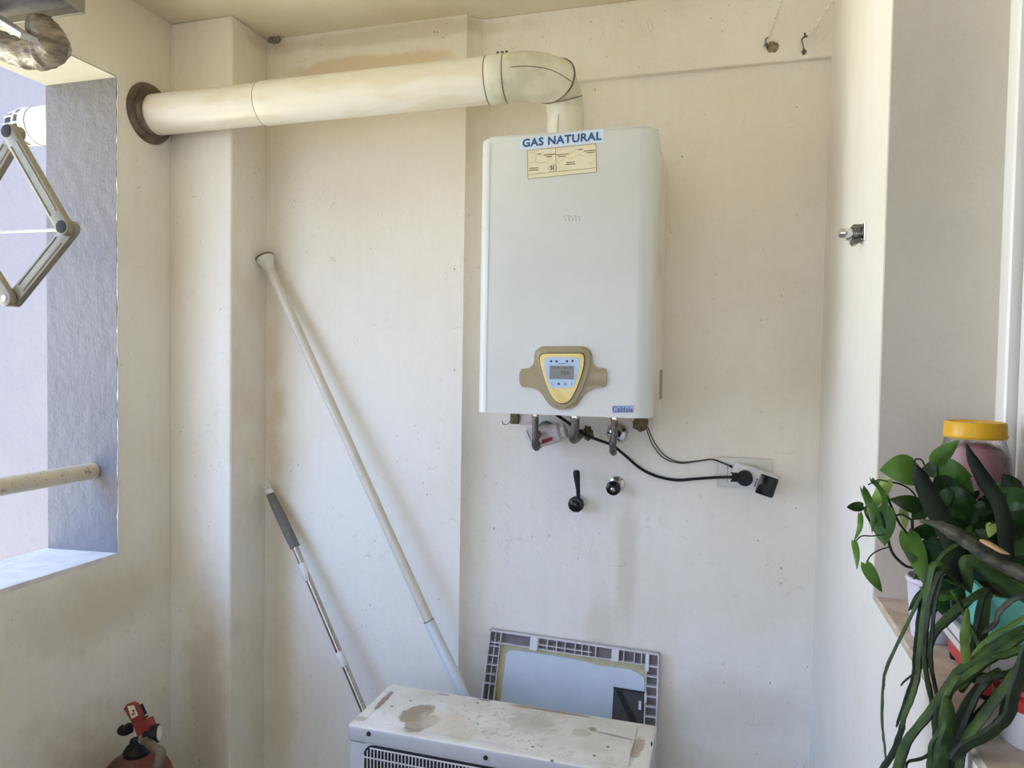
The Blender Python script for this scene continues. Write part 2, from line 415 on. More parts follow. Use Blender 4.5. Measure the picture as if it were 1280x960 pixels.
# window in the right wall
fr = MB()
fr.box((.405, 1.262, SZ), (.470, YR, 2.32), .003, 1)
fr.box((.405, -.35, SZ), (.470, -.31, 2.32), .003, 1)
fr.box((.405, -.31, SZ), (.470, 1.262, SZ + .035), .003, 1); fr.box((.405, -.31, 2.285), (.470, 1.262, 2.32), .003, 1)
wf = struct(fr.build('window_1', M['upvc'], smooth=False))
sa = MB(); sa.box((.418, 1.195, SZ + .036), (.455, 1.250, 2.284), .003, 1); sa.box((.418, .40, SZ + .036), (.455, .455, 2.284), .003, 1)
sa.box((.418, .455, SZ + .036), (.455, 1.195, SZ + .09), .003, 1); sa.box((.418, .455, 2.23), (.455, 1.195, 2.284), .003, 1)
sash = sa.build('sash', M['upvc'], wf, smooth=False)
g = MB(); g.box((.425, 1.2505, SZ + .036), (.465, 1.2615, 2.284)); g.build('gasket', M['seal'], wf, smooth=False)
g = MB(); g.box((.434, .455, SZ + .09), (.439, 1.195, 2.23)); g.build('pane', M['pane'], sash, smooth=False)
rm = MB(); rm.box((1.9, -1.6, 0), (1.95, 2.3, CE)); rm.box((.47, -1.65, 0), (1.95, -1.6, CE)); rm.box((.75, 2.25, 0), (1.95, 2.3, CE)); rm.box((.47, -1.65, -.05), (1.95, 2.3, 0)); rm.box((.75, -1.65, CE), (1.95, 2.3, CE + .05))
struct(rm.build('wall_room', M['room'], smooth=False), 'dim kitchen walls behind the right hand window', 'wall')

# railing across the left opening
q1 = V((-1.7235, YJ - .004, CAMZ - .336))
rl = thing('railing', 'round chipped cream painted rail across the left opening above its sill', 'railing', (q1.x, .2, q1.z))
r = MB(); r.tube([(q1.x, OYN, q1.z), (q1.x, YJ - .006, q1.z)], .0235, 24); r.build('rail_bar', M['railp'], rl)

# ------------------------------------------------------------------ boiler
YB = 1.68
def bf(px, py, d=0.0): return aty(px, py, YB - d)
tl, br = bf(601, 174), bf(820, 154)
BX0, BX1 = -.590, -.1665
BZ0, BZ1 = CAMZ - .1305, CAMZ + .5395
boi = thing('boiler', 'white wall hung gas boiler with olive control panel on the back wall', 'boiler', ((BX0 + BX1) / 2, 1.87, BZ0))
R_ = .034
plan = [(BX0 + .006, 1.76)]
def arc(cx, cy, r, a0, a1, n=7): return [(cx + r * math.cos(math.radians(a0 + (a1 - a0) * i / n)), cy + r * math.sin(math.radians(a0 + (a1 - a0) * i / n))) for i in range(n + 1)]
plan = [(BX0, 1.765)] + arc(BX0 + .026, YB + .026, .026, 180, 270) + arc(BX1 - R_, YB + R_, R_, 270, 360) + [(BX1, 1.765)]
m = MB(); m.prism([(x, y, BZ0) for x, y in plan], (0, 0, BZ1 - BZ0))
es = [e for e in m.bm.edges if abs(e.verts[0].co.z - BZ1) < 1e-5 and abs(e.verts[1].co.z - BZ1) < 1e-5]
bmesh.ops.bevel(m.bm, geom=es, offset=.012, segments=3, profile=.5, affect='EDGES')
cov = m.build('front_cover', M['white'], boi, ang=40)
m = MB(); m.box((BX0 + .012, 1.765, BZ0 + .004), (BX1 - .004, 2.058, BZ1 - .008), .003, 1); m.box((BX0 + .03, 1.75, BZ0 - .003), (BX1 - .03, 2.05, BZ0 + .01))
m.build('casing', M['casing'], boi, smooth=False)
for x in (BX0 + .0255, BX1 - .0345):   # folds of the cover
    m = MB(); m.box((x - .0008, YB - .0008, BZ0 + .006), (x + .0008, YB + .001, BZ1 - .014)); m.build('fold_line', M['white'], cov, smooth=False)
# control panel (outlines measured on the cover's plane)
def cc(cx, cy, d): return bf(640 + .1016 * cx, 425 + .1016 * cy, d)
def sm(pts, n=3): 
    P = [V((x, y, 0)) for x, y in pts]; out = []
    L = len(P)
    for i in range(L):
        p0, p1, p2, p3 = P[i - 1], P[i], P[(i + 1) % L], P[(i + 2) % L]
        for k in range(n):
            t = k / n
            q = .5 * ((2 * p1) + (p2 - p0) * t + (2 * p0 - 5 * p1 + 4 * p2 - p3) * t * t + (3 * p1 - p0 - 3 * p2 + p3) * t ** 3)
            out.append((q.x, q.y))
    return out
OL = [(285,180),(310,115),(390,80),(500,78),(630,77),(760,77),(870,78),(940,105),(980,170),(990,260),(1003,312),(1050,345),(1140,350),(1165,380),(1172,450),(1165,540),(1130,578),(1040,585),(960,615),(890,670),(840,740),(790,805),(720,845),(640,857),(560,850),(490,815),(430,750),(380,670),(320,615),(240,585),(150,578),(110,550),(98,470),(105,400),(130,355),(200,350),(255,330),(278,270)]
YE = [(350,210),(380,175),(450,168),(640,166),(820,165),(870,180),(888,220),(880,320),(850,440),(800,580),(745,690),(690,760),(620,780),(550,760),(500,700),(440,590),(390,430),(355,300)]
BL = [(395,260),(410,225),(450,212),(620,212),(780,215),(820,230),(835,265),(825,350),(800,460),(770,550),(745,580),(700,588),(590,589),(490,588),(465,570),(440,500),(410,380)]
RI = [(300,190),(330,125),(400,100),(640,95),(860,98),(930,125),(960,190),(955,330),(915,470),(860,620),(800,740),(730,815),(630,832),(540,815),(480,750),(400,600),(340,450),(305,320)]
m = MB(); m.prism([cc(x, y, 0) for x, y in sm(OL)], (0, -.007, 0), .002); bez = m.build('control_bezel', M['olive'], boi, ang=30)
m = MB(); m.prism([cc(x, y, .007) for x, y in sm(RI)], (0, -.005, 0), .003); m.build('raised_rim', M['olive'], bez, ang=30)
SH = [(620 + (x - 620) * 1.035, 470 + (y - 470) * 1.03) for x, y in YE]
m = MB(); m.prism([cc(x, y, .012) for x, y in sm(SH)], (0, -.0012, 0)); m.build('shadow_gap', M['dark'], bez, ang=30)  # dark sheet painted as the shadow round the yellow panel
m = MB(); m.prism([cc(x, y, .013) for x, y in sm(YE)], (0, -.004, 0), .0015); yp = m.build('yellow_panel', M['yellow'], bez, ang=30)
m = MB(); m.prism([cc(x, y, .017) for x, y in sm(BL)], (0, -.001, 0)); m.build('key_foil', M['blue'], bez, ang=30)
m = MB(); a, b2 = cc(465, 315, .018), cc(760, 485, .018); m.box((a.x, a.y - .001, b2.z), (b2.x, a.y, a.z)); m.build('lcd_screen', M['lcd'], bez, smooth=False)
m = MB()
for x, y, sg in ((478,260,-1),(553,262,1),(672,262,-1),(750,258,1)):
    m.prism([cc(x + sg * 18, y, .018), cc(x - sg * 16, y - 19, .018), cc(x - sg * 16, y + 19, .018)], (0, -.0006, 0))
for k in range(8):
    m.prism([cc(575 + k * 10, 288, .018), cc(581 + k * 10, 288, .018), cc(581 + k * 10, 297, .018), cc(575 + k * 10, 297, .018)], (0, -.0006, 0))
m.build('arrow_symbols', M['navy'], bez, smooth=False)
# lower key icons: ring, star, drop, bar
m = MB()
for x in (505, 655):
    m.tube([cc(x + 17 * math.cos(a * PI / 6), 540 + 17 * math.sin(a * PI / 6), .0182) for a in range(13)], .0003, 4)
for a in range(4):
    dx, dy = math.cos(a * PI / 4), math.sin(a * PI / 4); m.tube([cc(575 - 20 * dx, 540 - 20 * dy, .0182), cc(575 + 20 * dx, 540 + 20 * dy, .0182)], .0005, 4)
m.tube([cc(735, 515, .0182), cc(735, 560, .0182)], .0004, 4); m.tube([cc(640, 560, .0182), cc(672, 520, .0182)], .0003, 4)
m.build('key_symbols', M['navy'], bez, smooth=False)
m = MB(); o = cc(596, 425, .0192); m.text('25', o, (1, 0, 0), (0, 0, 1), .0085, .005, .0004); o = cc(668, 418, .0192); m.text('x', o, (1, 0, 0), (0, 0, 1), .006, .005, .0004)
for x in (500, 520, 560, 640, 660, 715): 
    m.prism([cc(x, 335, .019), cc(x + 14, 335, .019), cc(x + 14, 348, .019), cc(x, 348, .019)], (0, -.0004, 0))
m.build('lcd_digits', M['ink'], bez, smooth=False)
# stickers on the cover
def c1(cx, cy, d=0): return bf(640 + .1016 * cx, 150 + .1016 * cy, d)
m = MB(); m.prism([c1(85, 240), c1(1130, 106), c1(1134, 272), c1(88, 368)], (0, -.0008, 0)); st = m.build('gas_label', M['bluelabel'], boi, smooth=False)
a, b2 = c1(128, 332, .0008), c1(1102, 240, .0008); t2 = c1(1060, 152, .0008)
xd = b2 - a; hgt = (c1(150, 238, .0008) - a).z
m = MB(); m.text('GAS NATURAL', a - V((0, 0, .0012)), xd, V((0, 0, 1)), abs(hgt) * 1.12, .034, .0006, xd.length); m.build('lettering', M['bluetext'], st, smooth=False)
K = [c1(190, 378), c1(1032, 295), c1(1040, 640), c1(197, 726)]
m = MB(); m.prism(K, (0, -.0008, 0)); st = m.build('instruction_sticker', M['cream'], boi, smooth=False)
def k2(u, v): # u right, v down in 0..1 on the sticker
    p = K[0].lerp(K[1], u).lerp(K[3].lerp(K[2], u), v); return p + V((0, -.001, 0))
m = MB()
for a, b2 in (((0, 0), (1, 0)), ((1, 0), (1, 1)), ((1, 1), (0, 1)), ((0, 1), (0, 0)), ((.42, 0), (.42, .83)), ((0, .85), (1, .85))):
    m.tube([k2(*a), k2(*b2)], .00045, 4)
for u, v, wd in ((.15, .15, .05), (.24, .2, .17), (.28, .27, .08), (.03, .62, .12), (.02, .69, .12), (.43, .24, .17), (.46, .31, .1), (.57, .55, .13), (.56, .62, .14), (.83, .2, .16), (.86, .27, .11), (.75, .13, .06)):
    x = u
    while x < u + wd:
        d = random.uniform(.008, .02); m.prism([k2(x, v), k2(x + d, v), k2(x + d, v + .035), k2(x, v + .035)], (0, -.0003, 0)); x += d + .003
m.tube([k2(.368 + .058 * math.cos(t * PI / 8), .70 + .125 * math.sin(t * PI / 8)) for t in range(17)], .0003, 4)
m.build('print', M['ink2'], st, smooth=False)
m = MB(); m.text('SI', k2(.333, .765), K[1] - K[0], (0, 0, 1), .0098, .012, .0005); m.build('lettering', M['ink'], st, smooth=False)
m = MB()
for pl in ([(.03, .1), (.08, .08), (.13, .15), (.12, .4), (.2, .5), (.3, .42), (.33, .3)], [(.02, .45), (.1, .42), (.16, .5), (.22, .45), (.3, .5), (.36, .33)], [(.45, .55), (.52, .42), (.6, .35), (.66, .2), (.72, .12), (.8, .1)], [(.6, .45), (.7, .4), (.75, .3), (.85, .42), (.92, .35), (.95, .5)], [(.44, .05), (.5, .1), (.56, .06), (.58, .14)], [(.9, .7), (.9, .62), (.93, .62), (.93, .72), (.96, .72), (.96, .62)]):
    m.tube([k2(*q) for q in pl], .0003, 4)
m.build('drawing', M['ink3'], st, smooth=False)
P4 = [bf(765, 507.5), bf(792, 506.5), bf(792.5, 515.5), bf(765.5, 516.5)]
m = MB(); m.prism(P4, (0, -.0008, 0)); st = m.build('name_sticker', M['lilac'], boi, smooth=False)
m = MB(); o = bf(766, 514.6, .0008); m.text('Caldaia', o, (1, 0, 0), (0, 0, 1), .0128, .002, .0004, (bf(791, 514, .0008) - o).length); m.build('lettering', M['navy'], st, smooth=False)
m = MB(); m.box((BX1 - .0045, 1.955, BZ0 + .03), (BX1 - .0032, 2.035, BZ0 + .11)); m.build('rating_plate', M['plate'], boi, smooth=False)
# faint rubbed label and scuffs on the cover
m = MB(); 
for k in range(5): 
    p = bf(704 + k * 4.4, 270, .0002); m.tube([p, p + V((.005, 0, .002 if k % 2 else -.002)), p + V((.006, 0, -.012))], .0004, 4)
m.build('rubbed_mark', M['lcd'], cov, smooth=False)

# ------------------------------------------------------------------ flue pipe
fx = V((XL, 1.747, CAMZ + .703))
pA = V((-1.66, 1.747, CAMZ + .698)); pB = V((-.60, 1.828, CAMZ + .735))
dp = (pB - pA).normalized()
flu = thing('flue_pipe', 'cream enamelled flue pipe running from the boiler elbow through the left wall', 'flue pipe', ((pA + pB) / 2))
pJ = pA.lerp(pB, .365)
m = MB(); m.tube(lerp(pA, pJ + dp * .03, 4), .0575, 40); m.build('pipe_section', M['pipe'], flu)
m = MB(); m.tube([pJ, pJ + dp * .002, pJ + dp * .004] + lerp(pJ + dp * .03, pB, 4), [.0585, .0595, .0598] + [.0598] * 5, 40); m.build('pipe_section', M['pipe'], flu)
m = MB(); m.tube([pJ - dp * .0015, pJ + dp * .0005], .0588, 40); m.build('joint_seam', M['rubber'], flu)
cB = aty(612, 103, 1.82); 
pC0 = pB - dp * .02; pC1 = pB + dp * .028
m = MB(); m.tube([pC0, pC0 + dp * .003, pC1 - dp * .003, pC1], [.0605, .0622, .0622, .0605], 40); clampo = m.build('hose_clamp', M['elbow'], flu)
m = MB()
for e in (pC0, pC1): m.tube([e - dp * .0012, e + dp * .0012], .0618, 40)
m.build('clamp_edge', M['rubber'], clampo)
upv = V((0, 0, 1)); 
for k in (-.012, .0, .012):
    m = MB(); c = pB + dp * (.018 + k) + V((0, -.008, .0655)); m.sphere(c, .0042, 10, 8); m.build('clamp_screw', M['chromedull'], clampo)
E0 = pC1
def loft(m, secs, n=44):
    """sections (centre, normal, radius) joined into one skin"""
    rings = []
    for c_, nn_, r_ in secs:
        nn_ = V(nn_).normalized(); u_ = (V((0, 0, 1)) - nn_ * nn_.z if abs(nn_.z) < .75 else V((-.9, -.25, 0)) - nn_ * nn_.dot(V((-.9, -.25, 0)))).normalized()
        if rings: u_ = (pu - nn_ * nn_.dot(pu)).normalized()
        pu = u_; v_ = nn_.cross(u_)
        rings.append([m.bm.verts.new(V(c_) + (u_ * math.cos(2 * PI * k / n) + v_ * math.sin(2 * PI * k / n)) * r_) for k in range(n)])
    for A, B in zip(rings, rings[1:]):
        for k in range(n): m.bm.faces.new((A[k], A[(k + 1) % n], B[(k + 1) % n], B[k]))
    m.bm.faces.new(rings[0][::-1]); m.bm.faces.new(rings[-1]); return m
Cr = aty(692, 101, 1.875); nr = V((.26, .94, -.18)).normalized()
Ce = aty(704, 124, 1.925); ne = V((.10, .42, -.90)).normalized()
vc = aty(707, 140, 1.93)
secs = []
for i in range(9):
    t_ = i / 8; c_ = E0.lerp(Cr, t_) + V((0, 0, .007)) * math.sin(PI * t_); secs.append((c_, dp.lerp(nr, t_ ** 1.3), .0615 + .0015 * math.sin(PI * t_)))
m = MB(); loft(m, secs); elb = m.build('elbow', M['elbow'], flu, ang=60)
m = MB(); loft(m, [(Cr - nr * .002, nr, .0622), (Cr, nr, .0645), (Cr + nr * .002, nr, .0622)]); m.build('elbow_ring', M['rubber'], flu, ang=60)
secs = []
for i in range(6):
    t_ = i / 5; secs.append((Cr.lerp(Ce, t_), nr.lerp(ne, t_), .0600 - .0085 * t_))
m = MB(); loft(m, secs); m.build('elbow_collar', M['elbow'], flu, ang=60)
m = MB(); loft(m, [(Ce - ne * .0012, ne, .0518), (Ce, ne, .0526), (Ce + ne * .0012, ne, .0518)]); m.build('collar_edge', M['rubber'], flu, ang=60)
m = MB(); loft(m, [(Ce, ne, .0505), (vc, (0, .05, -1), .0495), (V((vc.x, 1.93, BZ1 - .012)), (0, 0, -1), .0490)]); m.build('outlet_pipe', M['elbow'], flu, ang=60)
m = MB(); m.lathe([(.049, 0), (.056, 0), (.056, .008), (.049, .01)], (vc.x, 1.93, BZ1 - .010)); m.build('outlet_rim', M['casing'], flu)
from mathutils.bvhtree import BVHTree
def drape(o, pix, lift=.0006):
    """points of object o seen along the given pixels, for a seam that lies on its skin"""
    off = V((0, 0, 0)); q_ = o
    while q_: off += q_.location; q_ = q_.parent
    bv = BVHTree.FromPolygons([v.co + off for v in o.data.vertices], [p.vertices[:] for p in o.data.polygons]); out = []
    for x, y in pix:
        d_ = ray(x, y).normalized(); h = bv.ray_cast(CAM, d_)
        if h[0]: out.append(h[0] - d_ * lift)
    return out
sp = drape(elb, [(638 + k * 2.6, 84 - 1.4 * math.sin(min(1, k / 14) * PI) + max(0, k - 12) ** 2 * .06) for k in range(31)])
if len(sp) > 3: m = MB(); m.tube(sp, .0009, 6); m.build('elbow_seam', M['rubber'], flu)
m = MB(); m.tube([V((vc.x - .012, 1.93 - .0482, BZ1 - .01)), aty(698, 143, 1.8785)], .0008, 6); m.build('outlet_seam', M['rubber'], flu)
m = MB(); m.lathe([(.0575, .024), (.063, .026), (.066, .018), (.067, .010), (.074, .011), (.084, .008), (.0865, .003), (.0865, 0)][::-1], (XL, fx.y, fx.z), (1, 0, 0), 48); m.build('wall_flange', M['rubber'], flu)
tA = V((XO, 1.735, CAMZ + .694)); dx = V((-1, -.06, -.02)).normalized()
m = MB(); m.tube([pA, tA + dx * .165], .0575, 36); m.build('terminal_pipe', M['term'], flu)
m = MB(); m.tube([tA + dx * .14, tA + dx * .1415], .0583, 36); m.build('terminal_seam', M['black'], flu)
m = MB(); m.tube([tA + dx * .165, tA + dx * .225], .045, 24); core = m.build('terminal_core', M['dark'], flu)
m = MB()
for a, b2, r2 in ((.185, .192, .0555), (.163, .168, .0575)): m.tube([tA + dx * a, tA + dx * b2], r2, 32)
q = V((0, 0, 1)).rotation_difference(dx)
for k in range(12):
    a = 2 * PI * k / 12; off = q @ V((math.cos(a), math.sin(a), 0))
    m.tube([tA + dx * .165 + off * .054, tA + dx * .19 + off * .054], .0034, 6)
    m.tube([tA + dx * .19 + off * .051, tA + dx * .232 + off * .044], .0028, 6)
m.build('terminal_grille', M['term'], flu)

# ------------------------------------------------------------------ hoses and valves under the boiler
YW = 2.06
def hose(px, ybot, wallpx, label, r=.0085, y0=1.86, yend=2.03):
    top = aty(px, 516, y0); bot = aty(px + (-1 if px < 700 else -3), ybot, y0 + .01); wl = aty(*wallpx, YW)
    t = thing('water_hose', label, 'hose', (top.x, y0, BZ0), 'steel hoses under the boiler')
    back = V((wl.x, 1.985, wl.z))
    pts = spline([V((top.x, y0, BZ0 - .01)), V((top.x, y0, (top.z + bot.z) / 2)), V((bot.x, y0 + .008, bot.z + .02)), V((bot.x, y0 + .03, bot.z + r)), V((bot.x * .6 + wl.x * .4, y0 + .06, bot.z + .016)), V((wl.x, min(1.955, yend - .02), (bot.z + wl.z) / 2)), V((wl.x, min(1.985, yend - .008), wl.z - .004)), V((wl.x, yend, wl.z))], 6)
    m = MB(); m.tube(pts, r, 14); m.build('braid', M['hose'], t)
    m = MB(); m.lathe([(r + .001, -.004), (r + .002, 0), (r + .002, .008), (r + .0005, .011), (r + .0005, .018)], (top.x, y0, BZ0 - .019), n=6); m.build('nut', M['steel'], t)
    m = MB(); m.lathe([(.012, 0), (.012, .016), (.009, .02)], (wl.x, yend + .022 if yend > 2 else yend, wl.z), (0, -1, 0), n=6); m.build('nut', M['chromedull'], t)
    return t
hose(669.5, 565, (684, 538), 'grey steel hose at left below the boiler, in front of the white valve', yend=1.945)
hose(719, 556, (729, 541), 'thick grey steel hose curving down below the middle of the boiler', .0115)
hose(768.5, 571, (772, 541), 'grey steel hose hooked in front of the chrome wall cup', .0085)
# chrome cup on the wall behind the third hose
c = aty(772, 541, YW)
t = thing('wall_fitting', 'round chrome cover cup on the wall under the boiler', 'pipe fitting', c)
m = MB(); m.lathe([(.030, 0), (.031, .006), (.029, .016), (.022, .024), (.014, .026), (.0125, .012)], c, (0, -1, 0), 36); m.build('escutcheon', M['chrome'], t)
c2 = aty(684, 536, YW)
t = thing('wall_fitting', 'chrome ring fitting on the wall behind the white valve body', 'pipe fitting', c2)
m = MB(); m.lathe([(.021, 0), (.024, .008), (.024, .02), (.020, .026), (.013, .027)], c2, (0, -1, 0), 30); m.build('escutcheon', M['chromedull'], t)
def lump(c, r, sc, label, mat, seed=0, name='filler_lump'):
    m = MB(); m.sphere(c, r, 20, 14, sc)
    for v in m.bm.verts:
        d = (v.co - V(c)).normalized(); v.co += d * (noise.noise(v.co * 130 + V((seed, 0, 0))) * r * .45)
    return tag(m.build(name, mat), label, 'filler')
lump(aty(735, 541, YW), .0155, (1, .55, 1.3), 'lump of crumbling brown filler beside the middle steel hose', M['plug'], 3)
lump(aty(801, 528, YW - .05), .019, (1.1, 3.0, 1.15), 'lump of brown filler under the right corner of the boiler', M['plug'], 8)
# white valve body with crimson label
c = aty(681, 544, 1.98); ax = (aty(706, 538, 1.98) - aty(660, 550, 1.98)).normalized()
t = thing('gas_valve', 'yellowed white valve body with crimson label under left of the boiler', 'valve', c)
L0 = aty(665, 549, 1.98); L1 = aty(702, 539.5, 1.98)
m = MB(); m.tube([L0, L0 + ax * .004, L0.lerp(L1, .5), L1 - ax * .006, L1], [.024, .029, .029, .026, .020], 28); m.build('body', M['pinkpl'], t)
m = MB(); m.tube([L1, L1 + ax * .004, L1 + ax * .012, L1 + ax * .015], [.019, .023, .023, .018], 10); m.build('end_cap', M['mint'], t)
m = MB(); m.prism([aty(656.5, 538, 1.955), aty(666, 536, 1.955), aty(668, 558, 1.955), aty(665, 560, 1.955)], (0, .04, 0), .002); m.build('lever_plate', M['greypl'], t)
m = MB(); m.prism([aty(655, 540, 1.95), aty(657.5, 538, 1.95), aty(667, 561, 1.95), aty(664, 562, 1.95)], (0, .045, 0), .001); m.build('lever_edge', M['whitepl'], t)
m = MB(); m.prism([aty(677, 550, 1.948), aty(689.5, 546.5, 1.948), aty(690, 550.5, 1.948), aty(677, 555.5, 1.948)], (0, .02, 0)); m.build('label', M['redlab'], t, smooth=False)
m = MB(); m.box(aty(674, 561, 1.96) , aty(677.5, 555, 1.99)); m.build('knob', M['black'], t, smooth=False)
m = MB(); m.tube([aty(676, 545, 1.99), V((c2.x, 2.035, c2.z))], .012, 14); m.build('stub_pipe', M['chromedull'], t)
# pale connector block with brown plug and loose wire
a = aty(648, 521, 1.93); b2 = aty(668, 531.5, 1.93)
t = thing('connector_block', 'pinkish white connector with brown plug under the boiler left corner', 'connector', (a.x, 1.93, b2.z))
m = MB(); m.box((a.x, 1.93, b2.z), (b2.x, 1.975, BZ0 - .001), .004); m.build('body', M['pinkpl'], t)
a = aty(637.5, 521, 1.92); b2 = aty(647.5, 530.5, 1.92)
m = MB(); m.box((a.x, 1.92, b2.z), (b2.x, 1.965, BZ0 - .001), .002); m.build('plug', M['plug'], t)
m = MB(); m.tube(spline([aty(638, 526, 1.92), aty(635, 530, 1.92), aty(630, 530.5, 1.92), aty(628.5, 529, 1.92), aty(628.2, 526.5, 1.92)], 5), .0011, 6); m.build('wire', M['black'], t)

# lever valve and round stop valve lower on the wall
c = aty(724.5, 626, YW)
t = thing('lever_valve', 'chrome wall valve with upright black lever below the boiler', 'valve', c)
m = MB(); m.lathe([(.018, 0), (.018, .03), (.016, .032)], c, (0, -1, 0), 24); m.build('stem_body', M['whitepl'], t)
m = MB(); m.lathe([(.021, .030), (.0235, .034), (.0235, .046), (.020, .052), (.012, .054), (.010, .060), (.004, .062)], aty(723.7, 627, YW), (0, -1, 0), 10); m.build('hub', M['gun'], t, ang=20)
m = MB(); yl = YW - .056
m.tube([aty(723, 622, yl), aty(722.6, 612, yl), aty(721.6, 603, yl), aty(720.8, 595, yl), aty(720.5, 590, yl), aty(720.5, 587.6, yl)], [.0056, .006, .0078, .0096, .0098, .006], 16, flat=(1, .5)); m.build('lever', M['black'], t, ang=60)
c = aty(770, 606, YW)
t = thing('stop_valve', 'small round chrome stop valve on the wall right of the lever valve', 'valve', c)
m = MB(); m.lathe([(.0225, 0), (.021, .006), (.013, .010), (.013, .03)], aty(771.5, 604.5, YW), (0, -1, 0), 30); m.build('escutcheon', M['chrome'], t)
m = MB(); m.lathe([(.013, .03), (.0205, .033), (.0212, .040), (.0205, .047), (.013, .052), (.011, .048), (.0, .047)], aty(769.5, 607, YW), (0, -1, 0), 12); m.build('handwheel', M['gun'], t, ang=20)
m = MB(); m.lathe([(.005, .046), (.005, .055), (.002, .057)], aty(769.3, 607.5, YW), (0, -1, 0), 8); m.build('screw', M['chrome'], t)

# socket, timer plug and cables
pl0, pl1 = aty(897.5, 570, YW), aty(965, 612, YW)
t = thing('wall_socket', 'translucent off white wall socket box behind the plug adapter', 'socket', ((pl0.x + pl1.x) / 2, YW, pl1.z))
M['sock'] = pm('translucent_socket', srgb(206, 204, 192), .25, 0, .06, 20)
m = MB(); m.box((pl0.x, YW - .012, pl1.z), (pl1.x, YW - .001, pl0.z), .004); m.build('cover', M['sock'], t)
a, b2 = aty(909, 581, YW - .012), aty(950, 606, YW - .012)
m = MB(); m.box((a.x, YW - .015, b2.z), (b2.x, YW - .012, a.z), .001); m.build('inner_plate', M['whitepl'], t)
m = MB()
for q_ in ([(909.3, 582), (909.3, 603), (913, 602)], [(919, 580), (948.5, 583.5), (948.5, 587)]): m.tube([aty(x, y, YW - .0155) for x, y in q_], .0006, 5)
m.build('lid_seam', M['ink2'], t)
c = aty(942, 600, 2.02)
t = thing('plug_adapter', 'white smart plug with glossy black end tilted on the wall socket', 'adapter', (c.x, 2.03, c.z))
ang = math.radians(-16.5)
Y0 = 2.0
def ad(u, v, y): return V((c.x + u * math.cos(ang) - v * math.sin(ang), y, c.z + u * math.sin(ang) + v * math.cos(ang)))
def rr(u0, u1, v0, v1, r, y):
    P = []
    for cx, cy, a0 in ((u1 - r, v1 - r, 0), (u0 + r, v1 - r, 90), (u0 + r, v0 + r, 180), (u1 - r, v0 + r, 270)):
        for k in range(5): a = math.radians(a0 + 22.5 * k); P.append(ad(cx + r * math.cos(a), cy + r * math.sin(a), y))
    return P
m = MB(); m.prism(rr(-.060, .060, -.027, .031, .008, Y0 + .043), (0, -.043, 0), .003); m.build('body', M['whitepl'], t)
m = MB(); m.prism(rr(.011, .057, -.0275, .026, .005, Y0), (0, -.002, 0), .0008); m.build('display', M['blackgloss'], t)
m = MB(); m.lathe([(.029, 0), (.029, .003), (.026, .004)], ad(-.0215, .001, Y0), (0, -1, 0), 30); m.build('socket_ring', M['whitepl'], t)
m = MB()
for k in range(4): m.prism([ad(.004, -.012 + k * .006, Y0 - .0045), ad(.0075, -.012 + k * .006, Y0 - .0045), ad(.0075, -.008 + k * .006, Y0 - .0045), ad(.004, -.008 + k * .006, Y0 - .0045)], (0, -.0004, 0))
m.build('logo', M['navy'], t, smooth=False)
pc = aty(931, 597.5, Y0 - .0225)
t = thing('power_cord', 'thick black power cord from the boiler to the white smart plug', 'cord', (pc.x, pc.y, pc.z))
m = MB(); m.lathe([(.0185, -.018), (.020, -.008), (.020, .014), (.018, .018), (.0, .018)], pc, (0, -1, 0), 28); pg = m.build('plug', M['black'], t)
m = MB(); m.box(aty(914.5, 600.5, Y0 - .012), aty(926, 592.5, Y0 - .030), .003); m.build('strain_relief', M['black'], pg)
cp_ = [aty(694, 517.5, 1.90), aty(701, 522, 1.90), aty(718, 534, 1.93), aty(733, 544, 1.95), aty(748, 550, 2.0), aty(765, 556.5, 2.0), aty(780, 568, 2.03), aty(800, 585, 2.05), aty(820, 595, 2.054), aty(845, 600, 2.054), aty(870, 598.5, 2.05), aty(895, 596.8, 2.03), aty(914, 596.5, Y0 - .021), aty(922, 596.7, Y0 - .021)]
m = MB(); m.tube(spline(cp_, 6), .0042, 10); m.build('cable', M['black'], t)
t = thing('twin_wire', 'thin brown twin wire drooping from boiler corner to the socket', 'wire', aty(900, 575, 2.05))
for dy, dx_ in ((0, 0), (2.4, -2.5)):
    pts = [aty(805 + dx_ * .3, 516, 1.99), aty(806 + dx_ * .4, 527, 2.0), aty(810 + dx_ * .8, 535 + dy * .3, 2.03), aty(818 + dx_, 553 + dy, 2.053), aty(832 + dx_, 570 + dy, 2.056), aty(850, 577.5 + dy * .6, 2.056), aty(872, 576 + dy * .3, 2.056), aty(890, 574 + dy * .3, 2.05), aty(903, 578 + dy * .4, 2.043), aty(914.5, 583 + dy * .2, 2.041)]
    m = MB(); m.tube(spline(pts, 6), .0016, 8); m.build('conductor', M['cable'], t)
m = MB(); m.tube([aty(912, 582.3, 2.0405), aty(916, 584.3, 2.0405)], .0035, 10); m.build('end_sleeve', M['black'], t)

